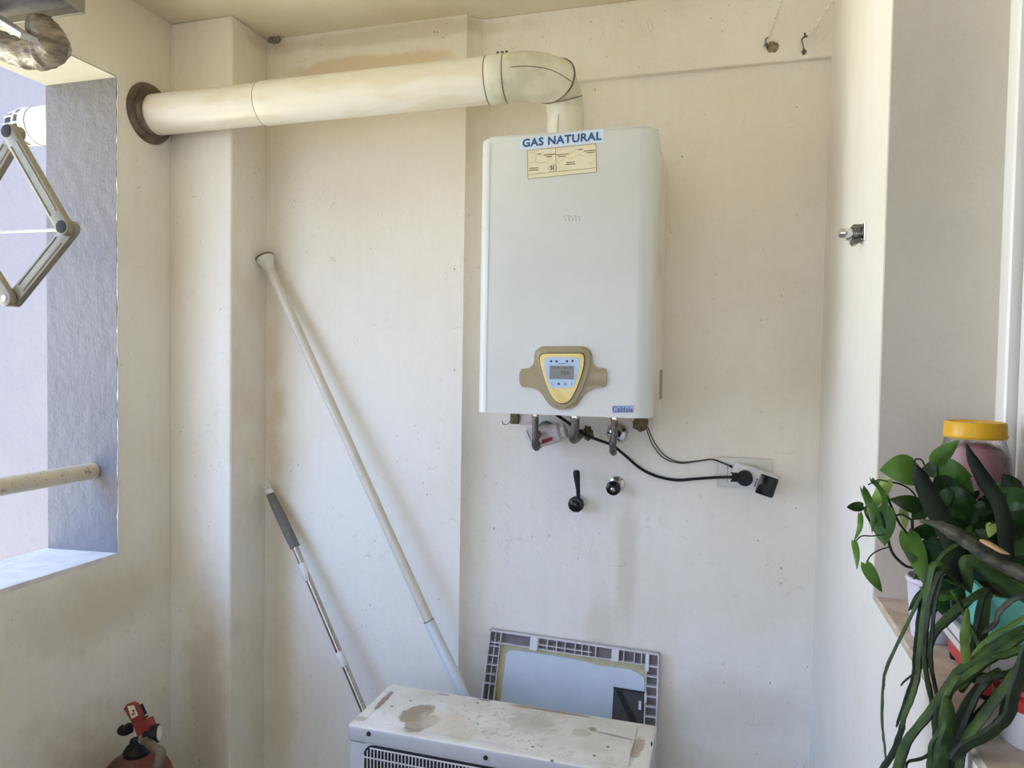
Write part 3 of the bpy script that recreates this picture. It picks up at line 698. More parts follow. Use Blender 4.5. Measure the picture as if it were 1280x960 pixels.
# ------------------------------------------------------------------ poles
def at_along(px, py, A, B):
    """point of the plane Y=a+b*z holding A and B, seen at px,py"""
    d = ray(px, py); s_ = (B.y - A.y) / (B.z - A.z); a0 = A.y - s_ * A.z
    k = (a0 + s_ * CAMZ) / (d.y - s_ * d.z); return CAM + d * k
T1 = aty(336, 333, 1.962); B1 = aty(581, 862, 1.895)
D1 = (B1 - T1).normalized(); G1 = T1 + D1 * ((T1.z - .006) / -D1.z)
t = thing('shower_rail', 'long ivory telescopic rail leaning against the back wall by the column', 'pole', G1)
J1 = at_along(536, 776, T1, B1)
m = MB(); m.tube(lerp(T1, J1, 3), .0145, 24); m.build('outer_tube', M['cream_pole'], t)
m = MB(); m.tube(lerp(J1, G1, 2), .0158, 24); m.build('inner_tube', M['white_pole'], t)
m = MB(); m.tube([J1 - D1 * .0015, J1 + D1 * .0015], .0160, 24); m.build('joint_ring', M['ink2'], t)
cpos = T1 - D1 * .004
m = MB(); m.lathe([(.0155, -.012), (.017, .0), (.020, .010), (.0255, .018), (.0278, .024), (.0278, .030)], T1, -D1, 32); e = m.build('end_cap', M['whitepl'], t)
m = MB(); m.lathe([(.0288, .030), (.0294, .033), (.027, .037)], T1, -D1, 32); m.build('rubber_pad', M['rubber'], e)
T2 = aty(337, 616, 1.965); B2 = aty(452, 885, 1.90); D2 = (B2 - T2).normalized(); G2 = T2 + D2 * ((T2.z - .008) / -D2.z)
t = thing('mop_handle', 'steel mop handle with dark grey grip leaning low beside the column', 'handle', G2)
S2 = at_along(369, 684, T2, B2)
m = MB(); m.tube(lerp(T2, S2, 3), [.0125, .0155, .0160, .0155], 20); m.build('grip', M['greygrip'], t)
m = MB(); m.tube(lerp(S2 - D2 * .01, G2, 3), .0100, 20); m.build('tube', M['steel'], t)
for a in ((377, 704, 385, 726), (423, 815, 431, 833)):
    m = MB(); a0, a1 = at_along(a[0], a[1], T2, B2), at_along(a[2], a[3], T2, B2); m.tube([a0, a0 + D2 * .002, a1 - D2 * .002, a1], [.0115, .0128, .0128, .0115], 20); m.build('collar', M['whitepl'], t)
m = MB(); m.tube([T2 + D2 * .004, T2 - D2 * .006, T2 - D2 * .012], [.0135, .0135, .009], 18)
hc = T2 - D2 * .024; ring = [hc + (D2 * math.cos(a * PI / 10) + V((1, 0, 0)) * math.sin(a * PI / 10)) * .0105 for a in range(21)]
m.tube(ring, .004, 10); m.build('hanging_loop', M['whitepl'], t)

# ------------------------------------------------------------------ air conditioner unit
ZA = .60
fl_, bl_, br_, frr = atz(439, 905, ZA), atz(490, 854, ZA), atz(819, 908, ZA), atz(805, 962, ZA)
AX0, AX1, AY0, AY1 = (fl_.x + bl_.x) / 2 - .004, br_.x + .002, (fl_.y + frr.y) / 2 - .012, (bl_.y + br_.y) / 2
AZ0 = .06
t = thing('air_conditioner', 'white outdoor air conditioner unit with stained chipped top on the floor', 'air conditioner', ((AX0 + AX1) / 2, (AY0 + AY1) / 2, 0))
k, blot, fin, p_ = actop()
def tp(px, py): return tuple(atz(px, py, ZA))
blot(tp(521, 893), (.034, .055, .05), (150, 132, 104), .95, .1, .35, .8)
blot(tp(527, 905), (.03, .05, .05), (158, 142, 116), .9, .1, .5, .9)
blot(tp(480, 876), (.010, .055, .05), (140, 112, 94), .9, .15, -.05, 1.2)
blot(tp(560, 905), (.07, .05, .05), (206, 190, 168), .6, .4, .2, 1.6)
blot(tp(577, 921), (.03, .02, .05), (196, 186, 156), .7, .3, .1, 1.0)
blot(tp(690, 889), (.10, .008, .05), (140, 118, 94), .85, .2, .0, 1.2)
blot(tp(650, 883), (.03, .012, .05), (176, 152, 120), .8, .2, .0, 1.2)
blot(tp(660, 905), (.06, .05, .05), (176, 162, 140), .6, .5, 0, 2.6)
blot(tp(727, 917), (.024, .018, .05), (190, 184, 156), .7, .12, 0, .4)
blot(tp(741, 913), (.010, .010, .05), (132, 116, 84), .8, .2, 0, .9)
blot(tp(768, 921), (.05, .0035, .05), (130, 114, 90), .8, .3, .12, .5)
blot(tp(797, 935), (.012, .05, .05), (158, 136, 112), .75, .2, .1, 1.6)
blot(tp(553, 868), (.02, .004, .05), (100, 86, 74), .8, .2, 0, 1.0)
blot(tp(605, 875), (.02, .004, .05), (100, 86, 74), .8, .2, 0, 1.0)
blot(tp(450, 898), (.02, .012, .05), (172, 156, 132), .7, .3, 0, 1.4)
for x_, y_ in ((666, 935), (513, 877), (597, 880), (743, 946), (490, 884), (760, 935), (690, 950)): blot(tp(x_, y_), (.004, .004, .05), (92, 78, 64), .85, .3, 0, .8)
topm = fin()
m = MB(); m.box((AX0 - .003, AY0 - .004, ZA - .042), (AX1 + .003, AY1 + .004, ZA), .008, 3); top = m.build('top_panel', [topm, M['acgrey']], t)
for f_ in top.data.polygons: f_.material_index = 0 if f_.normal.z > .6 else 1  # side faces get the greyer colour, their cooler light painted in
m = MB(); m.box((AX0 + .03, AY0 + .022, ZA), (AX1 - .042, AY1 - .020, ZA + .0028), .0025, 2); m.build('top_pressing', topm, top)
m = MB(); m.box((AX0, AY0, AZ0), (AX1, AY1, ZA - .043), .008, 2); body = m.build('casing', M['acgrey'], t)
# fan grille: bars and fan over a dark flat sheet, painted as the well's shade
gx0 = aty(455, 950, AY0).x; gx1 = gx0 + .42; gz1 = aty(470, 931, AY0).z; gz0 = gz1 - .42
gc = V(((gx0 + gx1) / 2, AY0, (gz0 + gz1) / 2))
def rrx(x0, x1, z0, z1, r, y):
    P = []
    for cx, cz, a0 in ((x1 - r, z1 - r, 0), (x0 + r, z1 - r, 90), (x0 + r, z0 + r, 180), (x1 - r, z0 + r, 270)):
        for k_ in range(6): a = math.radians(a0 + 18 * k_); P.append((cx + r * math.cos(a), y, cz + r * math.sin(a)))
    return P
m = MB(); m.prism(rrx(gx0 - .008, gx1 + .008, gz0 - .008, gz1 + .008, .035, AY0 + .001), (0, -.0035, 0), .001); m.build('grille_frame', M['acgrey'], body)
m = MB(); m.prism(rrx(gx0, gx1, gz0, gz1, .03, AY0 - .002), (0, -.001, 0)); m.build('fan_well_shade', M['dark'], body)
m = MB()
for k_ in range(5):
    a = 2 * PI * k_ / 5 + .3; d1 = V((math.cos(a), 0, math.sin(a))); d2 = V((math.cos(a + .75), 0, math.sin(a + .75)))
    m.prism([gc + d1 * .04 + V((0, -.004, 0)), gc + d1 * .185 + V((0, -.004, 0)), gc + d2 * .185 + V((0, -.004, 0)), gc + d2 * .04 + V((0, -.004, 0))], (0, -.003, 0))
m.lathe([(.045, 0), (.04, .004), (.0, .005)], gc + V((0, -.0035, 0)), (0, -1, 0), 24); m.build('fan', M['seal'], body, smooth=False)
m = MB()
for k_ in range(46):
    x = gx0 + (gx1 - gx0) * (k_ + .5) / 46
    dz = .028 * max(0, 1 - min(x - gx0, gx1 - x) / .03) ** 2
    m.tube([(x, AY0 - .010, gz0 + .004 + dz), (x, AY0 - .010, gz1 - .004 - dz)], .0016, 5)
for z in [gz1 - .006, gz1 - .03, gz1 - .075, gz1 - .12, gz1 - .165, gz1 - .21, gz1 - .26, gz1 - .31, gz1 - .36, gz0 + .006]:
    m.tube([(gx0 + (.02 if abs(z - gz1) < .01 or abs(z - gz0) < .01 else .002), AY0 - .0085, z), (gx1 - (.02 if abs(z - gz1) < .01 or abs(z - gz0) < .01 else .002), AY0 - .0085, z)], .0018, 6)
m.build('fan_grille', M['whitepl'], body, smooth=False)
for px_, py_ in ((461, 917), (607, 947), (468, 939)):
    c = aty(px_, py_, AY0 - .004); m = MB(); m.lathe([(.0055, 0), (.0055, .003), (.003, .005), (0, .005)], c, (0, -1, 0), 12); m.build('screw', M['dark'], t)
for x in (AX0 + .08, AX1 - .12):
    m = MB(); m.box((x, AY0 + .0, 0), (x + .05, AY1 - .0, AZ0 + .004), .004, 1); m.build('foot', M['seal'], t, smooth=False)
m = MB(); c = atx(815.5, 930, AX1 + .003); m.lathe([(.005, 0), (.005, .002), (0, .004)], (AX1, c.y, c.z), (1, 0, 0), 12); m.build('screw', M['dark'], t)

# ------------------------------------------------------------------ plastic framed panel leaning behind the unit
TLp, TRp = aty(612, 787, 2.035), aty(824, 818, 2.035)
lean = .10 / .70
def pn(u, z, d=0.0):
    """u 0..1 across, z height, d depth behind the front face"""
    zt = TLp.z + (TRp.z - TLp.z) * u
    y = 2.035 - (zt - z) * lean
    spl = (-.026 * (zt - z) / .16 * .45) * (1 - u)
    return V((TLp.x + (TRp.x - TLp.x) * u + spl, y + d, z - d * lean))
t = thing('access_panel', 'grey plastic framed panel with pale metal sheet leaning behind the air conditioner', 'panel', ((TLp.x + TRp.x) / 2, 1.94, 0))
def slab(m, u0, u1, a0, a1, d0, d1):
    """a measured down from the top edge"""
    def q_(u, a, d): return pn(u, TLp.z + (TRp.z - TLp.z) * u - a, d)
    m.prism([q_(u0, a0, d0), q_(u1, a0, d0), q_(u1, a1, d0), q_(u0, a1, d0)], (0, d1 - d0, -(d1 - d0) * lean))
H_ = TLp.z - .012
m = MB(); slab(m, 0, 1, .0, H_, .018, .022); m.build('back_plate', M['underside'], t, smooth=False)  # plate colour darkened to paint the shade between the ribs
m = MB()
slab(m, 0, 1, 0, .004, 0, .018); slab(m, .0, 1, .034, .037, .004, .018)
slab(m, 0, .008, .0, H_, 0, .018); slab(m, .992, 1, .0, H_, 0, .018); slab(m, .07, .075, .0, H_, .004, .018); slab(m, .93, .935, .03, H_, .004, .018); slab(m, .035, .039, .0, H_, .006, .018)
for k_ in range(5): slab(m, .008, .07, .045 + k_ * .027, .0475 + k_ * .027, .002, .018)
for k_ in range(6): slab(m, .935, .992, .035 + k_ * .027, .038 + k_ * .027, .002, .018)
for u in (.30, .355, .41, .46, .52, .56, .60, .64, .80, .86, .90): slab(m, u, u + .005, .004, .035, .003, .018)
slab(m, .30, .62, .022, .0245, .004, .018)
m.build('ribbed_frame', M['greypl'], t, smooth=False)
for u0_, u1_, a0_, a1_ in ((.255, .30, .004, .040), (.735, .775, .004, .036), (.925, .945, .004, .05), (.928, .94, .11, .135)):
    m = MB(); slab(m, u0_, u1_, a0_, a1_, 0, .016); m.build('clip', M['whitepl'], t, smooth=False)
m = MB(); slab(m, .075, .93, .037, H_, .014, .019); m.build('foam_seal', M['foam'], t, smooth=False)
def q2(u, a, d): return pn(u, TLp.z + (TRp.z - TLp.z) * u - a, d)
outl = [(.115, .066), (.13, .054), (.16, .050), (.40, .049), (.58, .051), (.66, .058), (.74, .056), (.84, .054), (.89, .062), (.92, .072), (.925, .09), (.925, .110), (.755, .110), (.755, H_ - .02), (.115, H_ - .02)]
m = MB(); m.prism([q2(u, a, .009) for u, a in outl], (0, .005, 0)); m.build('metal_sheet', M['sheet'], t, smooth=False)
m = MB(); slab(m, .755, .925, .110, .22, .012, .0135); m.build('dark_recess', M['seal'], t, smooth=False)
m = MB(); slab(m, .755, .93, .108, .1105, .002, .012); m.prism([q2(.77, .118, .0115), q2(.80, .118, .0115), q2(.90, .20, .0115), q2(.86, .20, .0115)], (0, -.003, 0)); m.build('recess_strut', M['dark'], t, smooth=False)
m = MB(); slab(m, .898, .912, .135, .157, .004, .012); m.build('white_tab', M['whitepl'], t, smooth=False)

# ------------------------------------------------------------------ fire extinguisher
d = ray(171, 945); ec = CAM + d * (-1.515 / d.x); EX, EY = -1.515, ec.y
zn = aty(164, 936, EY).z       # neck height
t = thing('fire_extinguisher', 'dusty red fire extinguisher standing in the corner below the left opening', 'fire extinguisher', (EX, EY, 0))
Rb = .093
prof = [(.08, 0), (Rb - .004, .004), (Rb, .012)] + [(Rb, zn - .095)] + [(Rb * math.cos(math.radians(a)) ** .8, zn - .095 + .085 * math.sin(math.radians(a))) for a in (12, 24, 36, 48, 60, 70)] + [(.026, zn - .006), (.022, zn + .004)]
m = MB(); m.lathe(prof, (EX, EY, 0), n=44); m.build('cylinder', M['red'], t, ang=60)
m = MB(); m.lathe([(.033, zn - .012), (.034, zn), (.026, zn + .012), (.019, zn + .016), (.017, zn + .03)], (EX, EY, 0), n=30); m.build('collar', M['black'], t)
dep = EY
def ex(px, py, y=0): return aty(px, py, dep + y)
m = MB(); ax0, ax1 = ex(166, 918, -.01), ex(188, 912, -.01)
m.prism([ex(165.5, 905, -.018), ex(183, 900, -.018), ex(187.5, 912, -.018), ex(186, 917, -.018), ex(172, 921, -.018)], (0, .026, 0), .003); m.build('valve_block', M['redlv'], t)
m = MB(); m.prism([ex(154.5, 886, -.014), ex(158.5, 880.5, -.014), ex(164, 879, -.014), ex(169, 881.5, -.014), ex(176, 897, -.014), ex(176.5, 901, -.014), ex(166, 905.5, -.014)], (0, .014, 0), .002); lv = m.build('lever', M['redlv'], t)
m = MB(); m.prism([ex(159.5, 882.5, -.0142), ex(167.5, 881.5, -.0142), ex(173, 894, -.0142), ex(165, 898, -.0142)], (0, -.0015, 0)); m.build('label', M['cream'], lv, smooth=False)
m = MB(); m.tube([ex(166, 887, -.0165), ex(167.5, 890, -.0165)], .003, 6); m.tube([ex(165, 893, -.0165), ex(168.5, 892, -.0165)], .0025, 6); m.build('label_print', M['redlab'], lv)
m = MB(); m.prism([ex(169.5, 884, -.01), ex(171, 883, -.01), ex(177, 896, -.01), ex(175, 897, -.01)], (0, .02, 0)); m.build('lower_lever', M['black'], t, smooth=False)
m = MB(); m.tube([ex(173.5, 881.5), ex(176, 888), ex(179.5, 898), ex(180.5, 901)], [.0015, .005, .006, .006], 8, flat=(1, .6)); m.tube([ex(178, 898), ex(185, 895)], .0022, 6); m.build('safety_pin', M['black'], t)
m = MB(); gcn = ex(194, 917, -.015); gd = V((.90, .42, .10)).normalized(); m.lathe([(.008, -.03), (.012, -.012), (.022, -.010), (.024, 0), (.024, .008), (.020, .010)], gcn, gd, 24); ga = m.build('gauge', M['black'], t)
m = MB(); m.lathe([(.019, .0101), (.019, .011), (0, .0112)], gcn, gd, 24); m.build('gauge_face', M['cream'], ga)
m = MB(); m.tube([ex(186, 914, -.012), ex(192, 916, -.014)], .008, 10); m.build('gauge_stub', M['chromedull'], t)
m = MB(); m.tube([ex(165, 913, 0), ex(158, 914, 0), ex(152, 912.5, 0), ex(149, 913.5, 0)], [.006, .012, .014, .008], 12); m.tube([ex(153, 919, -.01), ex(165, 913, -.01)], .0022, 6); m.sphere(ex(161, 909, 0), .012, 12, 8); m.build('side_knob', M['black'], t)
hp = spline([ex(179, 923, -.01), ex(184, 926, -.03), ex(193, 936, -.05), ex(200, 950, -.07), V((EX + .075, EY - .10, zn - .14)), V((EX + .07, EY - .11, zn - .26)), V((EX + .03, EY - .115, zn - .36))], 6)
m = MB(); m.tube(hp, .0125, 16); hs = m.build('hose', M['rubber'], t)
m = MB(); m.tube(hp[:4], .014, 16); m.build('ferrule', M['alu'], hs)

# ------------------------------------------------------------------ drying rack, channel and wrapped bundle (upper left)
YK = 1.0
def kp(px, py, d=0): return aty(px, py, YK + d)
top, right, bot = kp(21, 168), kp(89, 286), kp(18.5, 374)
t = thing('drying_rack', 'folding aluminium drying rack of crossed grey arms at the left opening', 'drying rack', (XL + .01, YK, 1.6))
hw = right.x - top.x; mz = right.z
lower_left = V((top.x - hw, YK, (top.z + bot.z) / 2 - .003)); T0 = V((top.x - 2 * hw, YK, top.z - .005)); Bt0 = V((top.x - 2 * hw, YK, bot.z)); W0 = V((XL + .012, YK, lower_left.z))
def arm(a, b, d, name='arm'):
    m = MB(); a = V(a) + V((0, d, 0)); b = V(b) + V((0, d, 0)); dr = (b - a).normalized(); sd = V((0, 1, 0)).cross(dr).normalized(); w_ = .0142
    outl = []
    for c_, s0 in ((b, -90), (a, 90)):
        for k_ in range(9):
            an = math.radians(s0 + 22.5 * k_); outl.append(c_ + dr * math.cos(an) * w_ + sd * math.sin(an) * w_)
    m.prism([o_ + V((0, .006, 0)) for o_ in outl], (0, -.012, 0), .003)
    for o_ in (.55, -.55): m.tube([a + dr * .03 + sd * w_ * o_ + V((0, -.0062, 0)), b - dr * .03 + sd * w_ * o_ + V((0, -.0062, 0))], .0017, 6)
    return m.build(name, M['alu'], t, ang=40)
arm(top, right, -.014); arm(right, bot, 0)
arm(T0 + (bot - T0) * 0, bot, -.014); arm(top, Bt0, 0)
arm(W0, T0, 0); arm(W0, Bt0, -.014)
for c_, big, mt in ((top, 1, 'dark'), (right, 1, 'dark'), (bot, 0, 'whitepl')):
    m = MB(); r_ = .0112 if big else .0062
    m.lathe([(r_, -.012), (r_, .0005), (r_ * .9, .0008), (0, .0008)], V(c_) + V((0, -.0205, 0)), (0, -1, 0), 20); m.build('tube_plug' if big else 'rivet', M[mt], t)
m = MB(); m.tube([right + V((-.012, .004, .0)), V((XL + .012, YK + .004, right.z + .004))], .0032, 10); m.build('line_rod', M['whitepl'], t)
m = MB(); m.box((XL + .0005, YK - .02, 1.55), (XL + .018, YK + .02, 2.40), .003, 1); m.build('mounting_bar', M['alu'], t, smooth=False)
# metal channel above
zc_ = kp(105, 18).z; xr_ = kp(107, 10).x
t = thing('metal_channel', 'grey metal channel bracketed to the lintel in the upper left corner', 'channel', (XL, YK - .06, zc_))
m = MB(); m.box((XL + .02, YK - .14, zc_ + .012), (xr_ - .004, YK - .006, zc_ + .022)); m.build('underside', M['underside'], t, smooth=False)
m = MB(); m.box((XL + .022, YK - .006, zc_), (xr_, YK, zc_ + .05), .001, 1); m.box((xr_ - .004, YK - .14, zc_ + .002), (xr_, YK - .006, zc_ + .05), .001, 1); m.box((XL + .02, YK - .146, zc_ + .002), (xr_, YK - .14, zc_ + .05), .001, 1); m.build('flange', M['alu'], t, smooth=False)
m = MB(); m.tube([V((xr_ - .004, YK - .012, zc_ + .010)), V((xr_ - .03, YK - .06, zc_ + .0105)), V((xr_ - .035, YK - .13, zc_ + .0105))], .0022, 6); m.build('seam', M['dark'], t)
m = MB(); m.box((XL + .0005, YK - .13, zc_), (XL + .022, YK - .03, 2.40), .002, 1); m.build('bracket', M['alu'], t, smooth=False)
# bundle wrapped in clear film, tied under the channel
zz = YK + .0
pts = [aty(41, 25, zz - .03), aty(51, 35, zz - .04), aty(60, 45, zz - .045), aty(66, 60, zz - .04), aty(50, 67, zz - .04), aty(28, 66, zz - .045), aty(5, 58, zz - .05), aty(-25, 48, zz - .06)]
cv = spline(pts, 7); nn = len(cv)
rs = [.020 + .006 * math.sin(i / nn * PI) for i in range(nn)]
for i in range(6): rs[i] *= .35 + .11 * i
rs = [r_ * (1 + .10 * noise.noise(V((i * .7, 3, 1)))) for i, r_ in enumerate(rs)]
M['film'] = pm('crumpled_film', srgb(150, 138, 116), .28, 0, 0, 30, srgb(104, 94, 80), 1.0, 90, stretch=(1, 1, 3))
m = MB(); m.tube(cv, rs, 26)
for v in m.bm.verts:
    v.co += V((noise.noise(v.co * 60), noise.noise(v.co * 60 + V((9, 0, 0))), noise.noise(v.co * 60 + V((0, 9, 0))))) * .005
t = thing('wrapped_bundle', 'crumpled film wrapped bundle with a pale flat bar under the grey metal channel', 'bundle', pts[3]); m.build('film', M['film'], t, ang=80)
m = MB(); a0, a1 = aty(-20, 12, zz - .03), aty(36, 48, zz - .085)
m.tube([a0, a1], .017, 4, flat=(1, .35), rot=PI / 4); m.build('flat_bar', M['whitepl'], t, smooth=False)

# ------------------------------------------------------------------ hooks and cords on the beam
YH = 2.038
def hook(px, py, label, seed):
    c = aty(px, py, YH); t = thing('wall_hook', label, 'hook', c)
    return c, t
c, t = hook(965, 58, 'bent wire hook in a lump of grey filler left of the other on the beam', 1)
m = MB(); m.sphere(aty(966, 59, YH), .0145, 18, 12, (1.05, .5, 1)); 
for v in m.bm.verts: v.co += V((noise.noise(v.co * 150), 0, noise.noise(v.co * 150 + V((5, 0, 0))))) * .006
m.build('filler', M['plug2'], t)
m = MB(); m.tube(spline([aty(960, 62, YH), aty(958, 56, YH - .012), aty(957, 50, YH - .016), aty(960, 47, YH - .018), aty(962, 49, YH - .016)], 5), .0022, 8); m.sphere(aty(957.5, 56, YH - .006), .005, 10, 8); m.build('wire_loop', M['chromedull'], t)
c, t = hook(1004, 60, 'rusty wire hook right of the filler lump on the beam', 2)
m = MB(); m.tube(spline([aty(1005, 67, YH + .002), aty(1004.5, 62, YH - .01), aty(1003.5, 57, YH - .014), aty(1002, 51, YH - .017), aty(1004, 47, YH - .02), aty(1008, 45.5, YH - .022), aty(1011.5, 46.5, YH - .022)], 5), .0024, 8); m.tube([aty(1006, 41, YH - .02), aty(1006.5, 46, YH - .02)], .0025, 8); m.sphere(aty(1005, 65, YH), .0065, 12, 8, (1, .6, 1.2)); m.build('wire_loop', M['chromedull'], t)
def cord(a, b, label):
    a, b = V(a), V(b); L = (b - a).length; n = int(L / .0022); ax_ = (b - a).normalized(); u = ax_.orthogonal().normalized(); v = ax_.cross(u)
    m = MB()
    for ph in (0, PI):
        m.tube([a.lerp(b, i / n) + (u * math.cos(i * .55 + ph) + v * math.sin(i * .55 + ph)) * .0021 for i in range(n + 1)], .0024, 6)
    m.tube([b + V((0, 0, 0)), b + V((0, 0, .004))], .006, 8)
    tag(m.build('twisted_cord', M['rope']), label, 'cord', 'cords tied to the beam hooks')
h1, q1_ = aty(961, 48.5, YH - .018), aty(978, 0, 1.90); k1 = (CE - .004 - h1.z) / (q1_.z - h1.z)
cord(h1, h1 + (q1_ - h1) * k1, 'twisted white cord rising from the filler lump hook to the ceiling')
h2, q2_ = aty(1010.5, 46, YH - .022), aty(1042, 0, 1.90); k2_ = min((XR - .004 - h2.x) / (q2_.x - h2.x), (CE - .004 - h2.z) / (q2_.z - h2.z))
cord(h2, h2 + (q2_ - h2) * k2_, 'twisted white cord slanting from the rusty hook up to the right wall')

pp_ = lump(aty(343, 50, 1.99), .014, (1.5, .6, .8), 'small grey lump in the ceiling corner above the pipe', M['plug2'], 5, 'trim_7'); del pp_['category']; pp_['kind'] = 'structure'  # lump standing in for a cobweb in the corner
# ------------------------------------------------------------------ spring clip on the right wall
YC = 1.49
b0 = aty(1084, 291, YC); 
t = thing('spring_clip', 'small chrome clip with dark coil spring on the right wall', 'clip', (XR, YC, b0.z))
def cl_(px, py, y=YC): return aty(px, py, y)
m = MB(); m.box((XR - .003, YC - .022, cl_(1083, 303).z), (XR + .001, YC + .022, cl_(1083, 280).z), .001, 1); m.build('base_plate', M['chrome'], t, smooth=False)
zc2 = cl_(1071, 291.5).z; xa, xb = cl_(1064.5, 291).x, cl_(1078, 291).x
m = MB(); n = 90; m.tube([V((xa + (xb - xa) * i / n, YC + .0085 * math.cos(i * .42), zc2 + .0085 * math.sin(i * .42))) for i in range(n + 1)], .0021, 6); m.build('coil_spring', M['chromedull'], t); m = MB(); m.tube([(xa, YC, zc2), (xb, YC, zc2)], .0078, 12); m.build('spring_core', M['dark'], t)
m = MB(); x0, x1 = cl_(1048.5, 291).x, cl_(1061, 291).x; zt, zb = cl_(1055, 286.3).z, cl_(1055, 296.5).z
m.tube([(x0, YC, (zt + zb) / 2), (x0 + .003, YC, (zt + zb) / 2), (x1, YC, (zt + zb) / 2), (XR, YC, (zt + zb) / 2)], [.0075, .009, .009, .005], 20); m.build('roller', M['chrome'], t)
m = MB(); m.prism([cl_(1064, 283.5), cl_(1067, 280.3), cl_(1078, 280.2), cl_(1079, 284), cl_(1079, 286), cl_(1076, 285.5), cl_(1066, 285)], (0, .03, 0), .001)
m.prism([cl_(1065, 298), cl_(1076, 297.5), cl_(1077, 301), cl_(1072, 304.5), cl_(1067.5, 305), cl_(1065, 302)], (0, .03, 0), .001); m.prism([cl_(1060.5, 285.5), cl_(1064.5, 285), cl_(1064.5, 297.5), cl_(1060.5, 297)], (0, .03, 0)); m.build('bracket', M['chromedull'], t)
m = MB(); m.box((xb - .002, YC - .012, zc2 - .004), (XR - .002, YC + .012, zc2 + .012)); m.build('arm', M['chromedull'], t, smooth=False)

# ------------------------------------------------------------------ things on the right sill
# terracotta pot (upside down) with the jar on it
JX, JY = .348, 1.195
t = thing('flower_pot', 'terracotta pot upside down on the sill under the yellow lidded jar', 'pot', (JX, JY, SZ))
m = MB(); m.lathe([(.050, 0), (.052, .002), (.052, .026), (.048, .028), (.044, .134), (.042, .137), (.010, .137), (.008, .135)], (JX, JY, SZ), n=40); m.build('pot_wall', M['terra'], t)
JZ = SZ + .1372; LZ = CAMZ - .078
t = thing('jar', 'glass jar with yellow lid and dusty pink contents behind the plants', 'jar', (JX, JY, JZ))
hb = LZ - .022 - JZ
m = MB(); m.lathe([(.03, 0), (.044, .002), (.048, .012), (.0485, hb * .6), (.046, hb * .78), (.040, hb * .93), (.036, hb + .004), (.036, hb + .016), (.033, hb + .016), (.033, hb + .004), (.037, hb * .92), (.0435, hb * .77), (.046, hb * .6), (.0455, .013), (.042, .005), (0, .004)], (JX, JY, JZ), n=48); m.build('glass_body', M['glass'], t)
m = MB(); m.lathe([(.0395, 0), (.041, .003), (.040, .006), (.0395, .021), (.038, .0235), (.035, .0235), (.034, .0215), (0, .0215)], (JX, JY, LZ - .024), n=48); m.build('lid', M['lid'], t)
m = MB(); m.lathe([(.040, .007), (.0445, .014), (.0448, hb * .6), (.041, hb * .78), (.034, hb * .88), (.02, hb * .93), (0, hb * .94)], (JX, JY, JZ), n=36)
for v in m.bm.verts: v.co += V((0, 0, 1)) * noise.noise(v.co * 60) * .006
m.build('contents', M['pink'], t)
# pothos in a lilac-white pot
PX, PY_ = .286, 1.128
po = thing('pothos', 'trailing green pothos in a small white pot at the far end of the sill', 'plant', (PX, PY_, SZ))
m = MB(); m.lathe([(.025, 0), (.027, .002), (.034, .078), (.036, .080), (.036, .086), (.033, .086), (.032, .076), (0, .076)], (PX, PY_, SZ), n=36); m.build('pot', M['potw'], po)
m = MB(); m.lathe([(.0325, .074), (.02, .080), (0, .081)], (PX, PY_, SZ), n=20); m.build('soil', M['soil'], po)
def leaf(m, base, tip, wid, bend=.15, tilt=0.0, fold=.25, mat=0, n=9):
    """heart shaped leaf between two points, half width wid"""
    base, tip = V(base), V(tip); ax_ = tip - base; L = ax_.length; ax_ = ax_.normalized()
    view = (base - CAM).normalized()
    sd = ax_.cross(view).normalized(); sd = (Matrix.Rotation(tilt, 3, ax_) @ sd); nr = sd.cross(ax_).normalized()
    rows = []
    for i in range(n + 1):
        t_ = i / n
        wv = wid * 1.55 * (t_ + .015) ** .38 * (1 - t_) ** 1.05 * (1.0 + .25 * t_)
        c_ = base + ax_ * L * t_ + nr * (bend * L * (math.sin(PI * t_)))
        row = []
        for k_ in (-1, -.5, 0, .5, 1):
            back = -.10 * L * abs(k_) * (1 - t_) ** 2
            row.append(m.bm.verts.new(c_ + sd * wv * k_ + ax_ * back + nr * (fold * wv * (abs(k_) ** 1.3) + .04 * wv * math.sin(7 * t_ + 3 * k_))))
        rows.append(row)
    for i in range(n):
        for k_ in range(4):
            f = m.bm.faces.new((rows[i][k_], rows[i][k_ + 1], rows[i + 1][k_ + 1], rows[i + 1][k_])); f.material_index = mat
LM = [M['leaf'], M['leafdk'], M['leafyl']]
fol = MB()
px2m = lambda px, Y: px * Y * 1.12 / F
